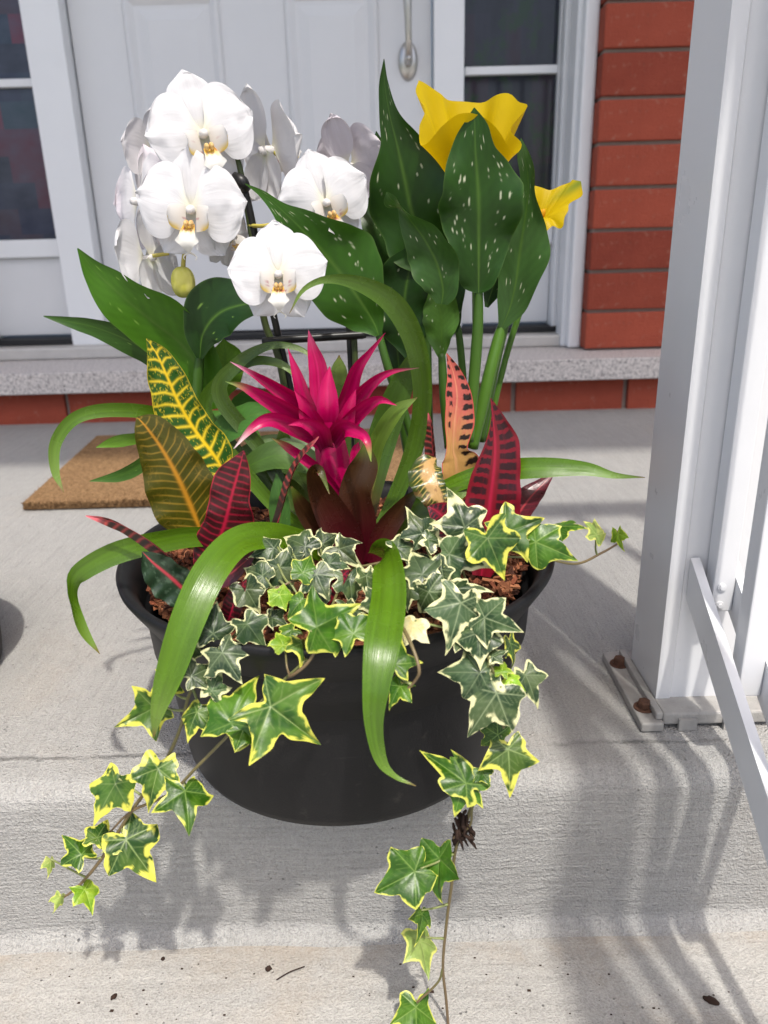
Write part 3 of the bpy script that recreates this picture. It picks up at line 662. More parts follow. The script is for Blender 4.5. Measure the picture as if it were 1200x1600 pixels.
for rows, a, b in [([(733, 690, .665, 7), (740, 600, .665, 9), (746, 520, .664, 9), (748, 450, .664, 7)], st1, st2),
                   ([(738, 700, .68, 9), (752, 640, .68, 10), (766, 580, .682, 10), (780, 525, .688, 9), (788, 500, .690, 6)], st1, st1),
                   ([(752, 690, .69, 6), (764, 620, .69, 7), (780, 545, .69, 7), (790, 505, .69, 6), (800, 440, .70, 5)], st2, st2),
                   ([(728, 690, .70, 5), (724, 600, .70, 6), (718, 530, .70, 6), (712, 500, .70, 5)], st1, st2),
                   ([(648, 700, .655, 6), (630, 640, .655, 7), (608, 580, .652, 7), (590, 515, .655, 6)], st2, st2),
                   ([(700, 700, .672, 6), (694, 620, .672, 8), (690, 552, .672, 6)], st2, st2), ([(672, 700, .70, 6), (668, 560, .70, 7), (668, 430, .70, 5)], st2, st2),
                   ([(640, 720, .71, 8), (628, 640, .71, 10), (624, 590, .71, 8)], st2, st2),
                   ([(742, 690, .705, 5), (744, 560, .705, 6), (742, 400, .70, 6), (738, 310, .695, 8)], st1, st1),
                   ([(760, 690, .71, 4), (790, 560, .715, 5), (830, 430, .72, 5), (850, 350, .72, 5)], st1, st1)]:
    tube('stem', ca, rows, M['stem'], a, 24, b)
def calla_flower(base, rbase, rim, bulge, cy, seed, green=None):
    """spathe: surface swept from a narrow throat through a bulging middle to a wavy rim (px, py, Y points round the mouth)"""
    nu, nv = 34, 97; B0 = at(*base); k = dep(B0) / F
    R = spline([[*at(*p)] for p in rim + rim[:1]], nv); cen = R[:-1].mean(0); M0 = at(*cy)
    t = np.linspace(0, 2 * np.pi, nv); d = R - cen; d[:, 2] *= .0
    Bp = B0 + nrm(d) * rbase * k; Mp = M0 + d * bulge
    u = np.linspace(0, 1, nu)[:, None, None]
    X = (1 - u) ** 2 * Bp[None] + 2 * u * (1 - u) * Mp[None] + u ** 2 * R[None]
    X = X + (nrm(d)[None] * rbase * (.0006 * np.sin(6 * t + seed) + .00035 * np.sin(11 * t + 2 * seed))[None, :, None]) * u * (1.3 - .6 * u)
    U = np.broadcast_to(u[..., 0], (nu, nv)); Tt = np.broadcast_to(t[None], (nu, nv))
    c = mixc((.52, .37, .001), (.68, .51, .002), fbm(np.cos(Tt) * 3 + seed, np.sin(Tt) * 3 + U * 2)); c = mixc(c, (.45, .48, .03), sst(.30, 0, U) * .6)
    uv = np.stack([Tt / 6.283, U], -1)
    if green is not None: c = mixc(c, (.16, .27, .03), green(X, U))
    o = mesh_obj('flower', X.reshape(-1, 3), grid_faces(nu, nv), M['spathe'], ca, col=c.reshape(-1, 3), uv=uv.reshape(-1, 2))
    q = np.array([B0 + (M0 - B0) * f_ for f_ in np.linspace(.1, .95, 14)]); V, f = tube_vf(q, .0035 * np.sqrt(np.clip(1 - np.linspace(0, 1, 14) ** 4, .02, 1)), 10)
    mesh_obj('spadix', V, f, M['spathe'], o, col=np.tile((.75, .42, .02), (len(V), 1)))
calla_flower((737, 345, .695), 5, [(656, 125, .690), (649, 142, .684), (659, 172, .672), (661, 200, .662), (655, 226, .655), (668, 222, .652), (690, 196, .648), (715, 180, .645), (740, 178, .644), (766, 188, .646), (786, 214, .652), (800, 240, .658), (813, 222, .664), (804, 203, .670), (809, 185, .676), (823, 165, .684), (807, 159, .692), (797, 146, .700), (772, 151, .708), (752, 160, .714), (722, 158, .716), (697, 156, .712), (684, 146, .704), (670, 130, .696)], .46, (737, 268, .690), 2.0)
tip_ = at(906, 284, .715)
calla_flower((834, 356, .722), 4, [(908, 283, .712), (896, 281, .718), (880, 288, .724), (858, 297, .728), (832, 290, .730), (822, 318, .722), (846, 356, .705), (853, 362, .700), (864, 353, .698), (877, 357, .698), (882, 338, .700), (893, 320, .704), (908, 302, .708)], .50, (852, 325, .714), 4.0,
             green=lambda X, U: np.exp(-(np.abs((X - at(850, 330, .712)) @ nrm(np.cross(tip_ - at(850, 330, .712), np.array([0, 1., 0]))) / .0035)) ** 2) * sst(.5, .95, U) * .85)

# ------------------------------------------------------------------ leafy plant on the left behind the crotons
lp = empty('leafy_plant', (-.13, .70, .165)); tag(lp, 'broad glossy green leaves at the left behind the yellow-veined leaf', 'plant')
def lleaf(rows, seed, c, **kw):
    kw.setdefault('cup', .16); kw.setdefault('wave', .05); kw.setdefault('wf', 2); kw.setdefault('wob', .10)
    return blade('leaf', lp, rows, calla_col(seed, 10, c, fl=(.2, .35, .06)), M['calla'], 110, 45, seed=seed, **kw)
lleaf([(330, 640, .68, 20), (318, 590, .68, 40, 20, 36), (285, 540, .675, 46, 25, 52), (235, 500, .665, 44, 25, 60), (190, 462, .655, 42, 20, 36), (150, 425, .648, 22, 10, 18), (121, 388, .64, 1)], 21, (.048, .140, .007), cup=.25)
lleaf([(290, 600, .70, 10), (250, 560, .70, 22, 30, 24), (200, 532, .695, 22, 30, 22), (150, 512, .69, 15, 20, 14), (105, 502, .685, 8, 0, 7), (68, 494, .68, .8)], 22, (.028, .078, .008), cup=.2)
lleaf([(312, 560, .66, 5), (318, 520, .658, 34, 10, 26), (345, 488, .655, 50, 20, 40), (390, 474, .65, 34, 25, 26), (430, 472, .648, 20, 20, 14), (470, 470, .645, 1)], 23, (.010, .036, .004), cup=.18, wave=.08)
lleaf([(345, 620, .70, 10), (350, 590, .70, 26), (352, 555, .70, 28), (350, 530, .70, 1)], 24, (.10, .22, .02))
tube('stem', lp, [(306, 680, .67, 7), (308, 620, .668, 8), (311, 570, .668, 8), (316, 535, .668, 5)], M['stem'], st2)
for i, (rows, c) in enumerate([([(270, 700, .66, 5), (240, 715, .65, 12, 20), (190, 742, .64, 10, 20), (140, 752, .63, .6)], (.05, .12, .02)),
                          ([(250, 680, .66, 6), (215, 684, .65, 10, 30), (180, 690, .645, 9, 20), (150, 699, .64, .6)], (.10, .21, .02)),
                          ([(330, 690, .64, 14), (360, 670, .63, 24, 20, 20), (395, 648, .625, 20, 20), (430, 650, .62, 1)], (.05, .14, .02)),
                          ([(300, 665, .66, 10), (340, 658, .655, 18, 25), (385, 672, .65, 14, 25), (410, 690, .645, 1)], (.06, .16, .018)),
                          ([(420, 640, .68, 12), (400, 628, .68, 22, 10), (375, 645, .68, 20), (368, 672, .68, 1)], (.04, .11, .018)),
                          ([(375, 735, .62, 10), (430, 712, .615, 24, 25), (480, 722, .61, 22, 25), (510, 745, .605, 4)], (.055, .11, .02)),
                          ([(365, 715, .66, 8), (420, 695, .66, 16, 25), (480, 698, .66, 14, 25), (520, 706, .66, 2)], (.09, .15, .05)),
                          ([(440, 900, .57, 12), (440, 840, .575, 16, 10), (436, 780, .58, 15, 10), (432, 740, .585, 1)], (.05, .13, .025))]):
    lleaf(rows, 30 + i, c, wave=.03)

# ------------------------------------------------------------------ bromeliad
br = empty('bromeliad', (-.01, .56, .165)); tag(br, 'magenta bromeliad star with long arching green strap leaves', 'plant')
def sleaf(rows, c=(.115, .235, .016), seed=0, basec=None, **kw):
    kw.setdefault('cup', .18); return blade('leaf', br, rows, strap_col(c, seed=seed, basec=basec), M['strap'], 90, 15, seed=seed, **kw)
sleaf([(520, 880, .56, 8.2), (480, 850, .53, 16.2, -20), (430, 838, .50, 21.9, -25), (375, 846, .468, 24.4, -18), (330, 892, .44, 26.8, -8), (295, 965, .418, 26.8, 0), (266, 1050, .405, 21.9, 0), (247, 1110, .40, 11.4, 0), (240, 1152, .40, 0.6)], (.076, .162, .005), 1)
sleaf([(590, 868, .52, 15.8, -30), (600, 862, .49, 21.0, -40), (606, 880, .46, 24.5, -25), (608, 930, .425, 27.1, -5), (598, 1000, .39, 28.9, 0), (588, 1070, .372, 21.8, 0), (584, 1130, .366, 14.8, 5), (594, 1185, .364, 10.4, 20), (615, 1212, .362, 5.2, 35), (650, 1228, .36, 0.5)], (.072, .158, .005), 2)
sleaf([(560, 860, .57, 11.9), (640, 800, .56, 11.9, 10), (710, 757, .55, 13.6, 15), (780, 737, .54, 17.0, 15), (850, 731, .53, 16.1, 10), (915, 733, .525, 11.0, 10), (960, 743, .52, 5.1, 10), (1008, 746, .515, 0.5)], (.080, .176, .006), 3)
sleaf([(575, 860, .585, 10.1), (612, 790, .60, 12.2, 15), (648, 700, .605, 15.1, 20), (661, 620, .60, 15.8, 20), (650, 540, .595, 17.3, 15), (618, 478, .588, 18.0, 10), (570, 446, .582, 13.0, 10), (515, 436, .577, 6.5, 10), (475, 452, .574, 3.6), (452, 490, .572, 0.4)], (.058, .120, .008), 4)
sleaf([(540, 860, .57, 9.8), (440, 800, .60, 11.4, 25), (340, 690, .62, 13.0, 20), (260, 650, .60, 11.4, 20), (180, 640, .585, 11.4, 15), (120, 652, .575, 9.8, 5), (88, 690, .57, 8.9, 0), (86, 735, .565, 6.5), (100, 770, .56, 0.4)], (.074, .158, .007), 5)
sleaf([(520, 870, .56, 9.6), (420, 850, .54, 13.4, 20), (320, 838, .52, 16.3, 20), (250, 846, .505, 18.2, 20), (180, 864, .495, 18.2, 15), (126, 894, .488, 15.4, 10), (113, 918, .486, 10.6, 40), (115, 945, .484, 12.5, 60), (130, 985, .48, 8.6, 30), (156, 1022, .478, 0.5)], (.078, .165, .008), 6)
sleaf([(490, 860, .59, 8.4), (420, 720, .62, 11.2, 15), (345, 620, .63, 12.6, 15), (370, 570, .63, 10.5, 15), (420, 541, .625, 6.3, 15), (470, 546, .62, 4.2, 10), (505, 575, .615, 0.7)], (.048, .092, .010), 7)
sleaf([(480, 860, .60, 8.4), (400, 740, .63, 11.2, 15), (322, 650, .64, 11.9), (340, 600, .64, 10.5, 10), (390, 566, .635, 8.4, 20), (440, 570, .63, 6.3, 20), (475, 600, .625, 0.7)], (.046, .098, .009), 8)
sleaf([(560, 860, .60, 12), (580, 760, .61, 20, 15), (600, 680, .615, 24, 15), (625, 610, .61, 20, 10), (645, 560, .605, 10), (655, 535, .60, .6)], (.055, .115, .016), 9, basec=(.12, .02, .02))
sleaf([(560, 820, .57, 10), (578, 740, .575, 12, 10), (590, 690, .57, 13, 10), (618, 645, .56, 12, 15), (652, 621, .555, .6)], (.13, .22, .03), 10, basec=(.20, .015, .05))
sleaf([(585, 870, .55, 18), (640, 820, .545, 22, 20), (700, 780, .545, 16, 20), (740, 760, .545, 2)], (.09, .17, .016), 11, basec=(.11, .03, .02))
sleaf([(540, 870, .60, 10), (535, 700, .615, 14), (530, 590, .615, 14), (530, 555, .615, 1)], (.05, .085, .015), 12)
mar = (.052, .004, .008)
for i, rows in enumerate([[(570, 880, .55, 16), (560, 820, .548, 34, 0), (555, 770, .546, 30), (570, 725, .545, 26), (572, 690, .545, 2)], [(565, 885, .545, 16), (535, 830, .54, 34, 10), (505, 775, .535, 27, 10), (490, 742, .525, 14), (500, 735, .512, 8), (515, 772, .505, .6)],
                          [(560, 885, .55, 14), (520, 845, .545, 26, 15), (480, 800, .54, 20, 20), (455, 760, .535, 2)], [(580, 880, .54, 16), (600, 830, .54, 22, -15), (630, 790, .54, 16, -20), (655, 765, .54, 2)]]):
    rows = [(r[0], r[1], r[2], r[3] * .82, *r[4:]) for r in rows]
    blade('leaf', br, rows, strap_col((.050, .022, .008), (.12, .21, .02), (.075, .003, .012), i), M['strap'], 70, 15, cup=.3)
for i, (rows, c_) in enumerate([([(545, 890, .58, 14), (500, 830, .60, 22, 15), (450, 770, .62, 24, 20), (400, 740, .63, 18, 20), (360, 745, .635, 1)], (.05, .10, .012)),
                               ([(550, 890, .57, 14), (470, 860, .55, 22, 20), (420, 835, .54, 20, 20), (385, 850, .53, 1)], (.04, .085, .010)), ([(550, 890, .60, 14), (490, 800, .64, 24), (450, 720, .66, 22), (440, 660, .665, 1)], (.035, .075, .010))]):
    sleaf(rows, c_, 40 + i, basec=(.06, .012, .01))
def bcol(c=(.38, .001, .070), tipc=None, basec=(.15, .001, .030), seed=0):
    def f(u, v):
        o = np.asarray(c) * (.75 + .5 * vnoise(v * 5 + seed, u * 2))[..., None]; o = mixc(basec, o, sst(0, .5, u))
        o = mixc(o, (.50, .02, .16), sst(.45, .95, vnoise(v * 8 + seed * 3, u * 1.5)) * .25)
        return mixc(o, tipc, sst(.74, .98, u)) if tipc is not None else o
    return f
pale, grn = (.62, .50, .48), (.13, .21, .04)
for i, (rows, tc) in enumerate([
    ([(510, 680, .575, 12), (500, 620, .585, 22), (496, 575, .588, 24), (488, 545, .588, 15), (482, 520, .587, .8)], (.40, .05, .13)),
    ([(515, 680, .572, 12), (540, 625, .572, 20, -15), (556, 580, .565, 17, -15), (578, 553, .558, 9), (602, 524, .55, .6)], None),
    ([(520, 685, .565, 12), (552, 632, .56, 20, -15), (580, 600, .552, 16, -20), (612, 583, .545, 8), (655, 577, .54, .6)], (.12, .05, .04)),
    ([(505, 680, .572, 12), (478, 628, .572, 18, 10), (465, 590, .572, 14), (450, 548, .575, .6)], None),
    ([(500, 680, .562, 14), (468, 632, .555, 22, 25), (430, 605, .548, 18, 25), (395, 585, .54, 10, 20), (360, 568, .533, .6)], (.60, .25, .36)),
    ([(500, 685, .555, 14), (460, 648, .545, 24, 25), (415, 622, .535, 20, 25), (380, 605, .528, 11, 10), (352, 598, .524, .6)], grn),
    ([(505, 695, .548, 12), (465, 668, .532, 22, 20), (425, 655, .52, 20, 15), (395, 668, .512, 13), (365, 700, .506, .6)], pale),
    ([(510, 700, .545, 14), (500, 672, .53, 22, 20), (475, 660, .522, 14, 20), (450, 664, .516, .6)], None),
    ([(518, 690, .548, 16), (535, 668, .535, 22, -20), (562, 676, .522, 16, -10), (574, 690, .515, 12), (580, 720, .51, .6)], (.20, .30, .05)),
    ([(525, 685, .553, 14), (558, 645, .545, 20, -20), (590, 625, .536, 12, -20), (620, 634, .53, .6)], None),
    ([(512, 685, .56, 16), (512, 640, .556, 26), (512, 605, .56, 20), (515, 575, .565, .8)], None),
    ([(508, 690, .553, 14), (486, 655, .545, 24, 10), (475, 632, .543, 16, 10), (460, 612, .543, .6)], None),
    ([(520, 690, .55, 14), (538, 660, .546, 22, -10), (548, 632, .545, 14), (556, 610, .546, .6)], None),
    ([(540, 790, .55, 10), (500, 735, .545, 14, 20), (455, 700, .537, 13, 25), (425, 684, .53, .6)], (.20, .18, .05)),
    ([(545, 800, .552, 12), (552, 745, .555, 14, -10), (556, 705, .556, 13), (560, 690, .557, 1)], None)]):
    rows = [(r[0] + (r[0] - 512) * .0 * (k_ / (len(rows) - 1)), r[1] + (r[1] - 660) * .03 * (k_ / (len(rows) - 1)), r[2], r[3] * (.80, .66, .60, .52, .45)[min(k_, 4)], *r[4:]) for k_, r in enumerate(rows)]
    blade('bract', br, rows, bcol(tipc=tc, seed=i), M['bract'], 60, 13, cup=.45, seed=i, wob=.08)
blade('bract', br, [(560, 880, .555, 22), (540, 800, .556, 30), (525, 740, .556, 27), (515, 690, .556, 24), (513, 660, .556, 16)], lambda u, v: mixc((.07, .006, .014), mixc((.16, .05, .012), (.36, .002, .07), sst(.35, .60, u)), sst(.10, .40, u)), M['bract'], 50, 13, cup=-.5)

# ------------------------------------------------------------------ crotons
ck = empty('croton_plant', (-.15, .56, .165)); tag(ck, 'croton at the left with yellow-veined, olive and dark red leaves', 'plant')
croton(ck, [(352, 740, .60, 10), (335, 712, .598, 34, 0, 30), (305, 672, .595, 40, 0, 28), (280, 630, .59, 40, 0, 27), (262, 590, .585, 32, 0, 27), (246, 555, .58, 17, 0, 18), (229, 529, .575, .8)], 'yellow', 1, nvn=13, cup=.22, wave=.04)
croton(ck, [(328, 868, .54, 6), (316, 835, .538, 34, 0, 18), (298, 790, .535, 54, 5, 46), (276, 742, .53, 52, 8, 50), (252, 700, .525, 36, 8, 42), (232, 672, .52, 26, 0, 30), (222, 660, .518, 16, 0, 20), (214, 652, .517, 2)], 'olive', 2, nvn=19, cup=.14, wave=.05)
croton(ck, [(318, 905, .52, 14), (335, 862, .518, 36, 0, 28), (350, 820, .515, 30, 0, 46), (362, 775, .512, 34, 5, 28), (372, 740, .51, 30, 0, 20), (381, 704, .508, 1)], 'red', 3, nvn=20, cup=-.12, wave=.06)
croton(ck, [(320, 935, .50, 4), (290, 895, .495, 13, 55), (240, 850, .49, 15, 60), (190, 820, .486, 12, 60), (134, 806, .48, .8)], 'redblack', 4, nu=120, nv=31, fold=.5, cup=0)
croton(ck, [(322, 960, .485, 6), (300, 935, .48, 26, 30, 40), (270, 905, .478, 36, 30, 36), (240, 880, .476, 22, 20, 24), (222, 862, .475, 1)], 'dark', 5, nu=120, nv=41, cup=.35, wave=.1)
croton(ck, [(425, 838, .52, 5), (440, 800, .515, 10, 60), (455, 750, .51, 11, 66), (472, 715, .506, 8, 66), (498, 682, .50, .6)], 'redblack', 6, nu=100, nv=31, fold=.6, cup=0)
croton(ck, [(300, 900, .52, 6), (350, 900, .50, 20, 30), (380, 880, .49, 14, 30), (400, 860, .485, 1)], 'maroon', 8, nu=70, nv=31)
croton(ck, [(345, 1000, .46, 4), (360, 960, .455, 16, 20), (370, 930, .455, 14, 20), (385, 905, .455, 1)], 'red', 9, nu=70, nv=31)
croton(ck, [(490, 960, .46, 4), (510, 930, .455, 16, 35), (530, 905, .455, 14, 35), (545, 890, .455, 1)], 'crimson', 10, nu=70, nv=31)
tube('stem', ck, [(335, 905, .53, 6), (330, 860, .535, 5), (345, 760, .59, 4)], M['stem'], (.10, .05, .03))
cr = empty('croton_plant', (.09, .54, .165)); tag(cr, 'croton at the right with pink, black-blotched and crimson leaves', 'plant')
croton(cr, [(700, 790, .565, 10), (712, 755, .565, 22, 0, 30), (712, 722, .563, 22, 5, 38), (708, 700, .562, 10, 5, 22), (710, 660, .56, 14, 0, 30), (714, 620, .558, 18, 0, 24), (709, 585, .556, 10, 0, 14), (698, 552, .552, .8)], 'pink', 1, nvn=16, cup=.2, wave=.03)
croton(cr, [(752, 900, .52, 14), (760, 840, .525, 34, 0, 40), (766, 780, .53, 38, 0, 46), (772, 730, .533, 30, 0, 42), (773, 690, .535, 14, 0, 38), (770, 655, .535, 3, 0, 20), (767, 622, .534, .8)], 'crimson', 2, nvn=18, cup=.16, wave=.03)
croton(cr, [(775, 880, .52, 8), (800, 820, .53, 26, 25, 22), (825, 782, .54, 22, 30), (845, 760, .548, 12, 20), (866, 738, .555, .8)], 'maroon', 3, nu=120, nv=41, cup=.3)
croton(cr, [(690, 790, .585, 4), (680, 740, .588, 13, 45), (676, 700, .59, 12, 45), (674, 670, .59, 7, 40), (669, 645, .59, .6)], 'redblack', 4, nu=100, nv=31, fold=.4)
croton(cr, [(680, 715, .545, 3), (672, 728, .535, 18, 0, 28), (678, 755, .525, 18, 10, 34), (690, 785, .52, 14, 10, 24), (700, 808, .518, 1)], 'cream', 5, nu=120, nv=61, nvn=17, cup=-.10, wave=.12, wob=.2)
croton(cr, [(720, 870, .50, 10), (705, 830, .51, 30, 10), (690, 805, .515, 24, 10), (668, 790, .52, 1)], 'crimson', 6, nu=80, nv=31)
croton(cr, [(745, 880, .49, 8), (738, 845, .495, 26, 10), (735, 815, .50, 22), (735, 790, .505, 1)], 'crimson', 7, nu=80, nv=31)
croton(cr, [(640, 905, .49, 6), (630, 885, .49, 14, 30), (620, 865, .49, 12, 30), (610, 850, .49, 1)], 'crimson', 8, nu=60, nv=25)
tube('stem', cr, [(735, 880, .53, 6), (728, 820, .545, 5), (712, 760, .565, 4)], M['stem'], (.12, .05, .03))

# ------------------------------------------------------------------ orchid
orc = empty('orchid', (-.08, .70, .165)); tag(orc, 'white moth orchid with yellow-throated flowers and one closed bud', 'plant')
def petal_mesh(ang, L, Wm, prof, bend, ripple, seed, ncol, nu=30, nv=25, lift=0.0, twist=0.0):
    """flat petal in flower space: x right, y up, z towards the viewer; ang cw from up"""
    u = 1 - (1 - np.linspace(0, 1, nu)[:, None]) ** 1.7; v = np.linspace(-1, 1, nv)[None]
    w = Wm * np.interp(u, *prof); along = L * (u - .10 * (1 - np.cos(v * 1.5)) * u ** 2 * (1 if Wm > .3 * L else .2)); ac = w * v
    z = lift * u * L - bend * L * (u ** 2) - .10 * L * (v ** 2) * w / Wm * np.sign(bend) * .6 + ripple * L * (fbm(u * 3 + seed * 3, v * 1.6 + seed, 2) - .5) * (u ** 1.2) + .012 * L * np.sin(v * 9 + seed) * u ** 2 + twist * u * ac
    a = math.radians(ang); X = np.stack([along * math.sin(a) + ac * math.cos(a), along * math.cos(a) - ac * math.sin(a), z + 0 * ac], -1)
    return X, ncol(u + 0 * v, v + 0 * u), np.stack([v * .5 + .5 + 0 * u, u + 0 * v], -1), nu, nv
_u = np.linspace(0, 1, 400)
P_ROUND = (_u, np.maximum(np.sin(np.pi * _u ** 1.05) ** .46 * (.20 + .80 * sst(0, .32, _u)), .004))
P_OVAL = (_u, np.maximum(np.sin(np.pi * _u ** 1.45) ** .42 * (.30 + .70 * sst(0, .30, _u)) + .10 * (1 - _u), .004))
def white(tint=(.66, .66, .67), base=(.70, .68, .52), edge=None):
    def f(u, v):
        o = mixc(base, tint, sst(.0, .28, u)); k = 1 - .04 * vnoise(v * 14, u * 2.5)
        o = o * k[..., None]
        return o if edge is None else mixc(o, edge, sst(.4, 1, u) * .7)
    return f
def lip_mesh(s, seed):
    """labellum: two rounded side lobes cupping the throat, a ridged callus and a small anchor-shaped middle lobe"""
    out = []; nu, nv = 20, 17; u = np.linspace(0, 1, nu)[:, None]; v = np.linspace(-1, 1, nv)[None]; U, Vv = u + 0 * v, v + 0 * u
    for sgn in (-1, 1):
        half = .115 * np.sqrt(np.clip(1 - (U * .98) ** 2.4, 0, 1)); cy = -.10 + .03 * U
        x = sgn * (.045 + .135 * np.sin(U * 1.75)); y = cy + half * Vv; z = .03 + .20 * U ** 1.1 - .05 * Vv ** 2 * U
        c = mixc((.66, .62, .56), (.70, .70, .69), U); c = mixc(c, (.80, .56, .06), sst(-.35, -.95, Vv) * sst(.1, .4, U) * .85)
        c = mixc(c, (.35, .05, .09), sst(.66, .74, vnoise(U * 3 + seed, Vv * 11 + seed)) * sst(.5, .2, U) * sst(.3, -.1, Vv) * .7)
        out.append((s * np.stack([x, y, z], -1), c, nu, nv))
    w = np.interp(U, [0, .2, .45, .62, .78, .92, 1], [.05, .06, .075, .11, .06, .03, .008])
    x = w * Vv; y = -.15 - .25 * U ** 1.1; z = .06 + .22 * np.sin(U * 2.2) - .06 * U + .06 * Vv ** 2 * (1 - U)
    c = mixc((.80, .54, .08), (.70, .69, .64), sst(.12, .48, U + .2 * (vnoise(Vv * 3 + seed, U * 5) - .5))); c = mixc(c, (.40, .05, .06), sst(.6, .72, vnoise(U * 10 + seed, Vv * 7)) * sst(.4, .2, U) * .8)
    out.append((s * np.stack([x, y, z], -1), c, nu, nv))
    for dx in (-.022, .022):                               # callus: two small orange ridges
        t = np.linspace(0, 2 * np.pi, 11)[None]; q = np.linspace(0, 1, 7)[:, None]; r = .030 * np.sin(np.clip(q, .02, 1) * 1.57)
        X = s * np.stack([dx + r * np.cos(t) * .8, -.150 + r * 1.2 * np.sin(t), (.215 - .07 * q ** 2) + 0 * t], -1)
        cc = mixc((.70, .52, .22), (.58, .30, .14), sst(.45, .8, vnoise(np.cos(t) * 4 + q * 5 + seed, np.sin(t) * 4)) * .8); out.append((X, cc, 7, 11))
    return out
def orchid_flower(px, py, Y, size, roll=0, yaw=0, pitch=0, seed=0, tint=(.66, .66, .67), back=None, lipon=True, sep=1.0, fl=0.0):
    pos = at(px, py, Y); s = size * dep(pos) / F
    Vw = nrm(CAM - pos); R0 = nrm(np.cross(np.array([0, 0, 1.]), Vw)); U0 = np.cross(Vw, R0)
    a, b, r = math.radians(yaw), math.radians(pitch), math.radians(roll)
    n_ = math.cos(b) * (math.cos(a) * Vw + math.sin(a) * R0) + math.sin(b) * U0
    x_ = nrm(np.cross(U0, n_)) if abs(math.sin(b)) < .98 else R0; y_ = np.cross(n_, x_)
    x2, y2 = math.cos(r) * x_ - math.sin(r) * y_, math.sin(r) * x_ + math.cos(r) * y_
    tf = lambda X: pos + X[..., 0:1] * x2 + X[..., 1:2] * y2 + X[..., 2:3] * n_
    rr = np.random.default_rng(seed + 50); col = white(tint, edge=back); lo = white(tint, (.72, .74, .52), back)
    # column and short pedicel carry the other parts
    q = np.array([tf(np.array([[0, -.01 * s - .02 * s * k, (-.10 + .22 * k) * s]]))[0] for k in np.linspace(0, 1, 12)]); V, f = tube_vf(q, s * (.030 + .014 * np.sin(np.linspace(.3, 3.0, 12))), 10)
    fo = mesh_obj('flower', V, f, M['petal'], orc, col=np.tile((.70, .68, .66), (len(V), 1)))
    for nm, args in (('sepal', (0 + rr.normal(0, 3), .54 * s * sep, .205 * s, P_OVAL, .10 + fl, .10, seed, col)), ('sepal', (-146 + rr.normal(0, 4), .50 * s * sep, .185 * s, P_OVAL, .12 + fl, .12, seed + 1, lo)), ('sepal', (146 + rr.normal(0, 4), .50 * s * sep, .185 * s, P_OVAL, .12 + fl, .12, seed + 2, lo))):
        X, c, uv, nu, nv = petal_mesh(*args); X[..., 2] -= .05 * s
        mesh_obj(nm, tf(X).reshape(-1, 3), grid_faces(nu, nv), M['petal'], fo, col=c.reshape(-1, 3), uv=uv.reshape(-1, 2))
    for sg2 in (-1, 1):
        X, c, uv, nu, nv = petal_mesh(sg2 * (80 + rr.normal(0, 4)), .515 * s, .335 * s, P_ROUND, .20 + fl, .20, seed * 3.1 + sg2, col, 40, 33, lift=.14)
        X[..., 2] += .03 * s
        mesh_obj('petal', tf(X).reshape(-1, 3), grid_faces(nu, nv), M['petal'], fo, col=c.reshape(-1, 3), uv=uv.reshape(-1, 2))
    if lipon:
        Vs, Fs, Cs, o_ = [], [], [], 0
        for X, c, nu, nv in lip_mesh(s, seed): 
            Vs.append(tf(X).reshape(-1, 3)); Cs.append(c.reshape(-1, 3)); Fs += (grid_faces(nu, nv) + o_).tolist(); o_ += nu * nv
        lpo = mesh_obj('lip', np.vstack(Vs), Fs, M['petal'], fo, col=np.vstack(Cs), uv=np.zeros((o_, 2)))
        for sg2 in (-1, 1):
            q = spline([np.append(tf(np.array([[sg2 * .012 * s * k, (-.395 - .05 * k) * s, (.15 - .02 * k) * s]]))[0], 0) + np.append(x2 * sg2 * .05 * s * math.sin(k * 1.9) + n_ * .06 * s * k * (k - 1.2), s * .008 * (1.2 - k * .6)) for k in (0, .35, .7, 1.0, 1.3)], 12)
            V, f = tube_vf(q[:, :3], q[:, 3], 6); mesh_obj('tendril', V, f, M['petal'], lpo, col=np.tile((.80, .78, .70), (len(V), 1)))
    return fo
orchid_flower(316, 206, .665, 172, -9, 8, 10, 1)
orchid_flower(299, 324, .645, 170, 4, -10, 4, 2)
orchid_flower(508, 314, .655, 148, -14, 10, 6, 3)
orchid_flower(435, 426, .610, 154, 1, -2, 8, 4)
orchid_flower(420, 232, .700, 172, 8, 122, 4, 5, (.62, .61, .61))
orchid_flower(222, 312, .690, 160, -12, -58, 8, 6, (.66, .65, .66), back=(.64, .58, .63), lipon=False)
orchid_flower(230, 402, .680, 146, -4, -128, -6, 7, lipon=False)
orchid_flower(240, 236, .720, 120, 0, -140, 0, 8, (.58, .57, .58), lipon=False)
orchid_flower(546, 258, .720, 140, 14, 142, 6, 9, (.58, .54, .57), lipon=False)
orchid_flower(358, 366, .672, 110, 10, 58, -6, 10)
dk, yel = (.030, .045, .018), (.42, .36, .07)
for rows, c in [([(470, 800, .69, 4), (440, 580, .69, 5.5), (414, 505, .69, 5.5), (398, 400, .685, 5), (382, 300, .68, 5), (368, 240, .68, 4), (340, 200, .685, 3)], (.05, .07, .02)),
                ([(558, 800, .70, 4), (557, 640, .70, 5), (552, 505, .70, 5), (540, 400, .70, 5), (520, 330, .70, 4), (490, 280, .70, 4), (470, 260, .70, 3)], (.05, .07, .02))]: tube('flower_stem', orc, rows, M['stem'], c, 40)
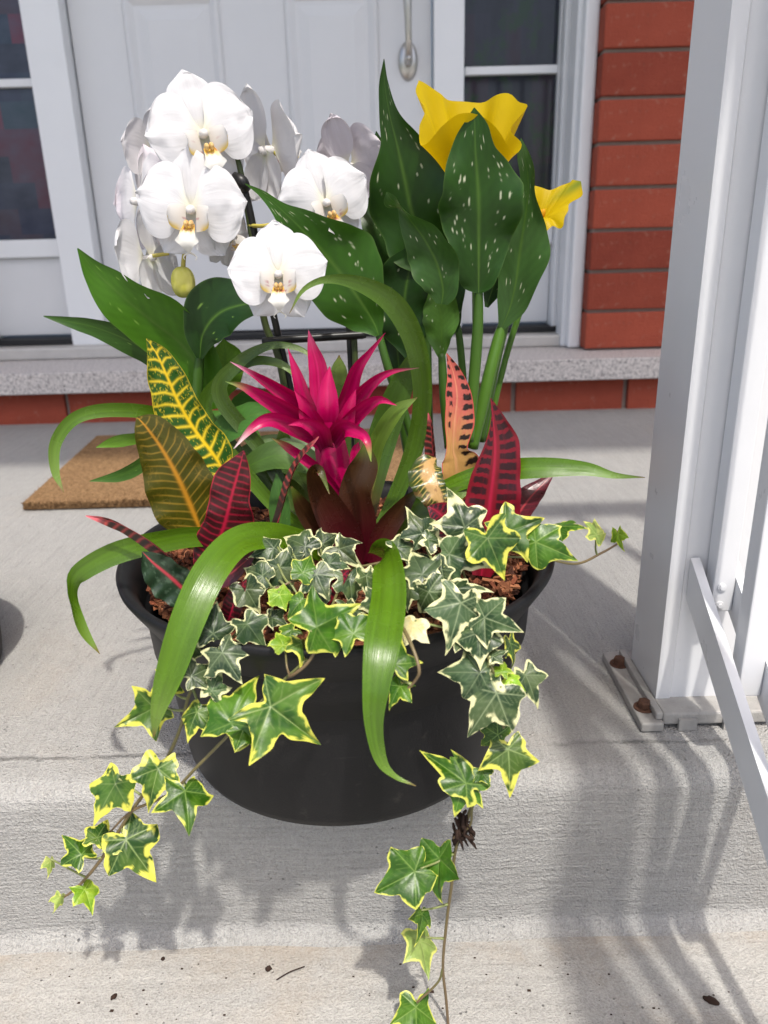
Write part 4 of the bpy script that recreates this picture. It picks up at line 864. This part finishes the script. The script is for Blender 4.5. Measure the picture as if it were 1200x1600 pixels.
for rows in [[(388, 352, .682, 3), (410, 353, .675, 3.2), (432, 348, .672, 3.2), (440, 338, .672, 3)], [(452, 268, .70, 3), (436, 246, .70, 3), (421, 230, .70, 3.4)], [(264, 396, .675, 3), (250, 398, .674, 3), (238, 400, .672, 3)], [(310, 330, .69, 3), (292, 370, .68, 3), (287, 405, .67, 3.4), (286, 424, .668, 4)],
             [(368, 240, .69, 3), (300, 260, .70, 3), (260, 330, .70, 3), (262, 396, .68, 3)], [(340, 200, .685, 3), (325, 205, .68, 3), (316, 208, .67, 3)], [(382, 300, .68, 3), (340, 310, .675, 3), (305, 322, .655, 3)], [(432, 348, .672, 3), (440, 400, .64, 3), (436, 424, .615, 3)], [(520, 330, .70, 3), (512, 318, .67, 3)]]:
    tube('pedicel', orc, rows, M['stem'], yel, 16)
# bud: three overlapping lobes
bp = at(286, 441, .668); bs = 24 * dep(bp) / F
t = np.linspace(0, 2 * np.pi, 37)[None]; q = np.linspace(0, np.pi, 22)[:, None]
r = bs * np.sin(q) ** .75 * (.76 + .05 * np.cos(3 * t + .6) - .10 * np.exp(-((np.sin(1.5 * t + .2 + .25 * np.cos(q))) / .10) ** 2)); X = np.stack([bp[0] + r * np.cos(t), bp[1] + r * np.sin(t), bp[2] + bs * np.cos(q) * .98 + 0 * t], -1)
cb = mixc((.58, .57, .07), (.74, .70, .24), fbm(np.cos(t) * 3 + 3, q * 2)); mesh_obj('bud', X.reshape(-1, 3), grid_faces(22, 37), M['petal'], orc, col=cb.reshape(-1, 3), uv=np.zeros((22 * 37, 2)))
sp = empty('orchid_support', (-.06, .70, .165)); tag(sp, 'black plastic ladder stake holding up the orchid stems', 'plant support')
tube('stake', sp, [(476, 800, .70, 4.5), (470, 690, .70, 5), (450, 590, .695, 5.5), (428, 495, .69, 5.5), (405, 400, .685, 6), (388, 320, .68, 6), (376, 275, .68, 6)], M['stake'], dk, 30)
tube('stake', sp, [(556, 800, .705, 5), (552, 640, .705, 5.5), (545, 505, .705, 5.5), (540, 430, .705, 5)], M['stake'], dk, 20)
tube('crossbar', sp, [(410, 534, .684, 6), (440, 531, .684, 6.5), (500, 527, .69, 6.5), (566, 523, .695, 6.5), (572, 523, .695, 5)], M['stake'], dk, 24)
tube('clip', sp, [(366, 274, .676, 6), (378, 284, .672, 10), (386, 296, .676, 7)], M['stake'], dk, 10)

# ------------------------------------------------------------------ ivy
def ivy_outline(seed):
    r_ = np.random.default_rng(seed); j = lambda s: r_.normal(0, s)
    tips, half = [], {}
    for sg2 in (1, -1):
        lt = (.68 + j(.07), .30 + j(.09)); bt = (.43 + j(.06), -.34 + j(.06))
        half[sg2] = [(.095 + j(.01), .79), (.20 + j(.015), .59), (.265 + j(.02), .43 + j(.02)), (.37, .405 + j(.02)), (.52, .375 + j(.025)), lt, (.58, .125 + j(.02)), (.45 + j(.025), -.02), (.425 + j(.02), -.15), bt, (.29, -.37 + j(.02)), (.14, -.29), (.03, -.17)]
    pts = [(0, 1.0 + j(.04))] + half[1] + [(-x, y) for x, y in half[-1][::-1]]
    P = np.array(pts); n = len(P); D = []
    corner = {0, 6, 10, n - 6, n - 10}                      # tips stay sharp, the rest is rounded
    for i in range(n):
        p0, p1, p2, p3 = P[i - 1], P[i], P[(i + 1) % n], P[(i + 2) % n]
        m1 = (p2 - p0) * (.12 if i in corner else .5); m2 = (p3 - p1) * (.12 if (i + 1) % n in corner else .5)
        for t in np.linspace(0, 1, 5, endpoint=False):
            D.append((2 * t ** 3 - 3 * t * t + 1) * p1 + (t ** 3 - 2 * t * t + t) * m1 + (-2 * t ** 3 + 3 * t * t) * p2 + (t ** 3 - t * t) * m2)
    D = np.array(D); T_ = P[[0, 6, 10, n - 6, n - 10]]; k = r_.uniform(.60, 1.12)     # shallow to deep lobes
    def soft(A):
        r = np.linalg.norm(A, axis=1, keepdims=True); return A * np.maximum(.50 + (r - .50) * k, .08) / r * (1 + (1 - k) * .42)
    return soft(D), soft(T_)
def segd(X, a, b):
    d = b - a; t = np.clip(((X - a) @ d) / (d @ d), 0, 1); return np.linalg.norm(X - a - t[..., None] * d, axis=-1), t
IVY = {'g': dict(core=(.062, .100, .040), dark=(.020, .044, .016), vein=(.22, .28, .15), mar=(.62, .62, .33), mw=.030),
       'c': dict(core=(.064, .108, .040), dark=(.020, .048, .014), vein=(.26, .32, .17), mar=(.70, .69, .38), mw=.062),
       'y': dict(core=(.062, .138, .018), dark=(.020, .066, .007), vein=(.22, .30, .10), mar=(.60, .59, .09), mw=.052),
       'n': dict(core=(.056, .142, .009), dark=(.026, .086, .004), vein=(.20, .31, .07), mar=(.52, .54, .09), mw=.024),
       'b': dict(core=(.24, .40, .03), dark=(.16, .32, .015), vein=(.42, .55, .12), mar=(.50, .58, .08), mw=.03),
       'p': dict(core=(.30, .38, .11), dark=(.22, .32, .07), vein=(.42, .50, .18), mar=(.56, .57, .15), mw=.04),
       'w': dict(core=(.62, .58, .30), dark=(.66, .62, .36), vein=(.55, .5, .3), mar=(.70, .66, .40), mw=.10)}
NR = 19
def ivy_leaf(parent, px, py, Y, size, d, kind='g', tx=None, ty=None, seed=0, narrow=1.0, droop=None):
    """(px,py): where the veins meet; d: image direction of the middle lobe, cw from up; tx/ty: turn of the face to the right / up"""
    q_ = np.random.default_rng(seed + 900); tx = q_.normal(0, 14) if tx is None else tx; ty = 14 + q_.normal(0, 9) if ty is None else ty; droop = q_.uniform(.10, .55) if droop is None else droop; curl = q_.normal(0, .22); vs = q_.uniform(.35, .85); narrow = narrow * q_.uniform(.88, 1.06)
    O, tips = ivy_outline(seed); O = O * np.array([narrow, 1]); tips = tips * np.array([narrow, 1]); k = len(O)
    s = 1 - (1 - np.linspace(0, 1, NR)) ** 1.45; X2 = s[1:, None, None] * O[None]; X2 = np.vstack([np.zeros((1, 2)), X2.reshape(-1, 2)])
    de = np.min(np.stack([segd(X2, O[i], O[(i + 1) % k])[0] for i in range(k)]), 0)
    dv = []; d2 = []
    for T_ in tips:
        a = np.zeros(2); dd, t = segd(X2, a, T_); dv.append(dd / (.016 - .010 * t)); pr = np.array([-T_[1], T_[0]]); pr /= np.linalg.norm(pr); al = T_ / np.linalg.norm(T_)
        for f_ in (.18, .34, .50, .66, .80):
            for sg2 in (-1, 1): d2.append(segd(X2, T_ * f_, T_ * f_ + (al * .8 + pr * sg2) * .22 * (1.1 - f_))[0])
    dv = np.min(dv, 0); d2 = np.min(d2, 0); c = IVY[kind]; sd2 = seed * 1.37
    nz = fbm(X2[:, 0] * 5 + sd2, X2[:, 1] * 5 + sd2, 3); bl = fbm(X2[:, 0] * 3.1 + sd2 * 2, X2[:, 1] * 3.1 + 9, 3)
    hue = q_.uniform(.72, 1.25); col = mixc(np.asarray(c['dark']) * hue, np.asarray(c['core']) * np.array([hue * q_.uniform(.9, 1.2), hue, hue * q_.uniform(.8, 1.1)]), sst(.38, .62, bl)); col = col * (.85 + .3 * fbm(X2[:, 0] * 14, X2[:, 1] * 14 + sd2))[:, None]
    col = mixc(col, c['vein'], np.exp(-(d2 / .009) ** 2) * .45 * vs); col = mixc(col, c['vein'], np.exp(-dv ** 2) * vs)
    rad = np.linalg.norm(X2, axis=1); mw = c['mw'] * q_.uniform(.55, 1.5) * (.05 + 2.1 * sst(.32, .70, nz)) * (1 + .9 * sst(.6, 1, rad))
    jag = .035 * (fbm(X2[:, 0] * 17 + sd2, X2[:, 1] * 17, 2) - .5)
    col = mixc(col, np.asarray(c['mar']) * (.9 + .2 * nz)[:, None], sst(mw * .5, mw * .34, (de + jag) * .5))
    ang = np.arctan2(X2[:, 0], X2[:, 1]); lift = .035 * np.minimum(dv, 6) / 6 * rad
    z = -droop * rad ** 2 * .9 + lift * 1.3 + .22 * (vnoise(ang * 1.1 + sd2, rad * 2 + 3) - .5) * rad + .04 * np.sin(ang * 5 + sd2) * rad + curl * np.abs(X2[:, 0]) - .10 * X2[:, 1] * np.abs(X2[:, 1]) * (curl > 0) + .10 * curl * X2[:, 0]
    pos = at(px, py, Y); sc = size * dep(pos) / F
    a, b, r = math.radians(tx), math.radians(ty), math.radians(d)
    Vw = nrm(CAM - pos); R0 = nrm(IX - Vw * (IX @ Vw)); U0 = np.cross(Vw, R0)
    n_ = math.cos(b) * (math.cos(a) * Vw + math.sin(a) * R0) + math.sin(b) * U0
    y_ = math.cos(r) * U0 + math.sin(r) * R0; y_ = nrm(y_ - n_ * (y_ @ n_)); x_ = np.cross(y_, n_)
    W3 = pos + sc * (X2[:, 0:1] * x_ + X2[:, 1:2] * y_ + z[:, None] * n_)
    Fc = [(0, 1 + j, 1 + (j + 1) % k) for j in range(k)] + (grid_faces(NR - 1, k, True)[:, ::-1] + 1).tolist()
    lo = mesh_obj('leaf', W3, Fc, M['ivy'], parent, col=col, uv=X2)
    base = pos + sc * (-.14 * y_)
    return lo, base
def ivy(label, base, leaves, vines, loc):
    e = empty('ivy_plant', loc); tag(e, label, 'ivy', 'variegated ivy trailing from the planter')
    VP = []
    for rows in vines:
        tube('vine', e, rows, M['stem'], (.13, .14, .045), 40, (.17, .11, .06)); VP += [at(r[0], r[1], r[2]) for r in spline([[*x[:3], 0] for x in rows], 30)[:, :3]]
    VP = np.array(VP)
    for i, L in enumerate(leaves):
        kw = L[6] if len(L) > 6 else {}
        lo, b = ivy_leaf(e, *L[:3], L[3] * (1.16 if L[3] < 60 else 1.06 if L[3] < 80 else 1.0), *L[4:6], seed=base + i, **kw)
        j = np.argmin(np.linalg.norm(VP - b, axis=1)); p = VP[j]; dist = np.linalg.norm(p - b)
        if .002 < dist < .05:
            q = spline([[*b, .0007], [*((b + p) / 2 - np.array([0, -.002, .003])), .0008], [*p, .0010]], 8); V, f = tube_vf(q[:, :3], q[:, 3], 6)
            mesh_obj('leaf_stalk', V, f, M['stem'], e, col=np.tile((.20, .23, .08), (len(V), 1)))
T = lambda **k: k
ivy('variegated ivy trailing over the left rim and down the step', 100, [
    (385, 921, .455, 40, 150, 'g'), (386, 975, .425, 47, 140, 'g'), (333, 990, .425, 46, 5, 'g'), (347, 1020, .412, 50, 145, 'g'), (299, 1057, .412, 38, 60, 'g'), (331, 1080, .408, 32, 20, 'c', T(ty=0)),
    (241, 1106, .424, 60, 245, 'y', T(droop=.1)), (361, 1130, .396, 84, 22, 'n', T(ty=4)), (423, 1104, .390, 94, 126, 'y', T(ty=4)), (380, 1140, .394, 34, 135, 'n', T(narrow=1.2)), (308, 1112, .410, 40, 200, 'y'),
    (180, 1225, .425, 62, 205, 'y', T(tx=-8)), (247, 1201, .415, 60, 190, 'y', T(ty=8)), (289, 1236, .405, 62, 172, 'n', T(tx=10)), (197, 1312, .420, 76, 140, 'y', T(ty=4)), (127, 1335, .425, 44, -45, 'n', T(ty=20, tx=-10)),
    (152, 1309, .428, 34, 10, 'y', T(ty=30)), (79, 1345, .43, 20, 180, 'p', T(tx=40)), (132, 1390, .428, 32, 150, 'b'), (94, 1402, .43, 20, 200, 'p', T(tx=40)), (300, 1010, .43, 34, 250, 'g'), (265, 1075, .425, 34, -30, 'y'), (186, 1322, .418, 22, 260, 'p', T(ty=30))],
    [[(400, 960, .45, 3), (350, 1010, .43, 3.2), (300, 1075, .425, 3.4), (281, 1140, .425, 4), (250, 1205, .425, 4), (205, 1268, .426, 4), (160, 1340, .43, 4), (122, 1385, .432, 3.2), (94, 1406, .434, 2)],
     [(480, 1030, .405, 3), (430, 1075, .402, 3.4), (365, 1140, .402, 3.6), (310, 1196, .408, 3.6), (265, 1240, .415, 3.4), (205, 1268, .425, 3), (172, 1300, .428, 2)]], (-.13, .45, .17))
cl = [(477, 854, .485, 40, -55, 'g'), (437, 887, .465, 42, 150, 'g'), (428, 856, .48, 36, -110, 'g'), (504, 850, .49, 32, 60, 'g'), (530, 858, .48, 42, 130, 'g'), (473, 895, .455, 32, 25, 'n'), (494, 897, .455, 42, 155, 'g'), (437, 929, .44, 26, 160, 'b'),
      (495, 980, .402, 84, 62, 'n', T(ty=10, droop=.1)), (552, 990, .405, 52, -25, 'n'), (442, 1008, .408, 26, -10, 'b'), (472, 1005, .412, 36, 200, 'y', T(tx=50)), (546, 905, .455, 40, 175, 'g'), (572, 900, .45, 38, 185, 'c', T(tx=45)), (617, 1038, .385, 46, 15, 'n'), (625, 1072, .383, 34, 210, 'n'),
      (621, 856, .475, 34, 70, 'g', T(ty=30)), (455, 870, .478, 34, 210, 'g'), (515, 880, .465, 30, 100, 'g'), (410, 900, .46, 34, -60, 'g'), (470, 940, .44, 30, 215, 'n', T(ty=30)), (510, 920, .455, 28, 190, 'g', T(ty=25)), (590, 940, .43, 40, 190, 'c', T(tx=-30)), (405, 870, .49, 30, -20, 'g', T(ty=30)), (455, 985, .42, 28, 230, 'n', T(ty=35)),
      (545, 955, .43, 34, 20, 'g', T(ty=40)), (425, 965, .44, 26, 120, 'g', T(ty=35))]
ivy('clump of grey-green ivy leaves below the magenta bromeliad', 200, cl,
    [[(520, 900, .48, 3), (470, 905, .46, 3), (430, 920, .45, 2.6)], [(540, 890, .48, 3), (505, 985, .41, 3.4), (485, 1030, .40, 3.6), (462, 1052, .400, 4), (446, 1060, .404, 3)], [(446, 1015, .41, 2), (448, 1040, .40, 2.4), (452, 1054, .398, 2.6)], [(600, 940, .45, 3), (632, 985, .400, 4), (654, 1040, .380, 4), (650, 1062, .380, 3.4), (630, 1082, .382, 2.4)], [(540, 890, .48, 3), (590, 880, .475, 3), (625, 870, .475, 2)]], (-.03, .47, .17))
rl = [(726, 824, .475, 68, -18, 'c'), (660, 834, .478, 42, -30, 'g'), (668, 842, .476, 34, 100, 'c', T(ty=30)), (702, 866, .46, 58, 108, 'c'), (762, 841, .455, 70, 157, 'y', T(ty=8)), (790, 832, .465, 64, 68, 'y', T(ty=10)), (837, 847, .462, 64, 113, 'n', T(ty=10)),
      (660, 897, .445, 50, -20, 'g'), (670, 925, .43, 50, 150, 'c'), (706, 921, .43, 52, 85, 'c', T(narrow=.8)), (720, 942, .415, 74, 195, 'c', T(ty=6)), (757, 965, .41, 56, 112, 'c'), (750, 988, .405, 50, 180, 'c'), (797, 1005, .41, 36, 150, 'y', T(tx=62)), (645, 975, .41, 40, 200, 'w', T(ty=35)),
      (640, 918, .44, 34, 190, 'c', T(tx=-30)), (750, 1051, .395, 55, -88, 'g', T(ty=4)), (776, 1083, .388, 78, 216, 'c', T(ty=2)), (821, 1055, .405, 46, 155, 'g', T(tx=28)), (784, 1050, .395, 22, 10, 'b', T(ty=30)), (796, 1062, .395, 24, 120, 'b', T(ty=30)), (770, 1026, .398, 24, 60, 'c', T(ty=30)),
      (794, 1171, .395, 68, 178, 'y', T(ty=2)), (778, 1148, .40, 34, -60, 'n', T(ty=-20)), (728, 1224, .390, 88, -52, 'n', T(ty=2, narrow=.62)), (724, 1226, .392, 44, 200, 'n', T(ty=6)), (752, 1205, .395, 24, 150, 'n'),
      (648, 1362, .395, 72, 245, 'n', T(ty=2)), (686, 1341, .405, 64, 188, 'n', T(tx=-38)), (659, 1428, .40, 34, 195, 'n', T(tx=50)), (656, 1470, .405, 46, 165, 'p', T(tx=35)), (650, 1574, .41, 62, 185, 'n', T(ty=4)),
      (874, 822, .52, 40, 128, 'n', T(ty=62)), (932, 836, .535, 30, 35, 'p', T(tx=50)), (966, 834, .54, 26, 165, 'b', T(tx=-45)), (690, 890, .45, 36, 230, 'g'), (735, 985, .42, 34, 120, 'c', T(ty=40)), (645, 875, .47, 30, 60, 'g', T(ty=35)), (720, 1000, .41, 30, 150, 'g', T(ty=30))]
ivy('variegated cream-edged ivy trailing from the right rim to the lower step', 300, rl,
    [[(720, 880, .48, 3), (740, 950, .43, 3), (760, 1020, .40, 3), (782, 1080, .398, 3.6), (787, 1140, .402, 4), (765, 1190, .402, 4), (745, 1240, .402, 4.4), (728, 1285, .403, 4.4), (712, 1325, .405, 3.8), (706, 1380, .408, 3.6), (698, 1440, .41, 3.4), (692, 1510, .412, 3.2), (697, 1560, .414, 3.2), (702, 1625, .416, 3.2)],
     [(692, 1512, .412, 2.6), (684, 1535, .412, 2.6), (652, 1566, .411, 2.2)], [(748, 1245, .40, 2.6), (738, 1262, .398, 2.6), (734, 1290, .40, 2.6), (708, 1310, .404, 2.2)],
     [(780, 870, .48, 2.4), (845, 872, .50, 2.6), (900, 881, .525, 2.8), (940, 864, .54, 2.8), (968, 848, .545, 2)], [(760, 850, .47, 2.6), (700, 870, .465, 3), (655, 880, .46, 2.6)]], (.07, .47, .17))
ivp = [o for o in bpy.data.objects if o.name.startswith('ivy_plant')][-1]
# dried root clump caught on the right-hand vine
V, Fc = [], []
for k in range(46):
    a = at(722 + rng.normal(0, 5), 1265 + rng.uniform(0, 45), .402 + rng.normal(0, .002)); b = a + np.array([rng.normal(.002, .003), rng.normal(0, .002), -rng.uniform(.004, .013)])
    v_, f_ = tube_vf(np.array([a, (a + b) / 2 + rng.normal(0, .0012, 3), b]), [.0009, .0012, .0004], 5); Fc += [[i + len(V) for i in q] for q in f_]; V += v_.tolist()
mesh_obj('dry_roots', V, Fc, M['debris'], ivp)

# ------------------------------------------------------------------ litter on the lower step
def litter(name, label, px, py, L, w, ang, cat):
    p = atz(px, py, -.1558); n_ = 14; t = np.linspace(0, 2 * np.pi, n_, endpoint=False); r = 1 + .25 * rng.normal(0, 1, n_) * .6
    c, s_ = math.cos(ang), math.sin(ang); o = np.stack([L * np.cos(t) * r, w * np.sin(t) * r], -1); o = np.stack([o[:, 0] * c - o[:, 1] * s_, o[:, 0] * s_ + o[:, 1] * c], -1)
    V = [(p[0] + x * k, p[1] + y * k, p[2] + h) for k, h in ((1, 0), (.9, .0016), (.4, .0026)) for x, y in o]
    f = grid_faces(3, n_, True).tolist() + [[2 * n_ + i for i in range(n_)]]
    return tag(mesh_obj(name, V, f, M['debris']), label, cat)
litter('dry_leaf_bit', 'dark brown leaf scrap lying on the lower step at right', 1110, 1564, .0055, .0035, -.4, 'leaf scrap')
litter('dry_leaf_bit', 'small dark scrap on the lower step near the left corner', 178, 1558, .0026, .0017, .9, 'leaf scrap')
litter('bark_crumb', 'dark bark crumb on the lower step below the planter', 419, 1514, .0026, .0020, .3, 'bark crumb')
litter('bark_crumb', 'tiny dark crumb at the foot of the riser below the left ivy', 255, 1499, .0016, .0011, .3, 'bark crumb')
a = [atz(x, y, -.1545) for x, y in ((432, 1531), (452, 1519), (476, 1510))]
V, f = tube_vf(spline([[*p, 0] for p in a], 8)[:, :3], [.0005] * 8, 6); tag(mesh_obj('twig', V, f, M['debris']), 'thin pale twig on the lower step below the planter', 'twig')

n = 90; gx, gy = rng.uniform(-.30, .34, n), rng.uniform(EDGE - .12, EDGE - .025, n); V, Fc = [], []
for k in range(n):
    r = rng.uniform(.0003, .0009) * (1.6 if k % 9 == 0 else 1); o = len(V)
    V += [(gx[k] + r * a_, gy[k] + r * b_, -.1563 + h_) for a_, b_, h_ in ((-1.3, -.7, 0), (1.1, -.9, 0), (1.2, .8, 0), (-.9, 1.0, 0), (.1, .1, r))]
    Fc += [(o, o + 1, o + 4), (o + 1, o + 2, o + 4), (o + 2, o + 3, o + 4), (o + 3, o, o + 4)]
tag(mesh_obj('grit', V, Fc, M['debris'], smooth=False), 'fine dark grit scattered on the lower step', 'grit', kind='stuff')
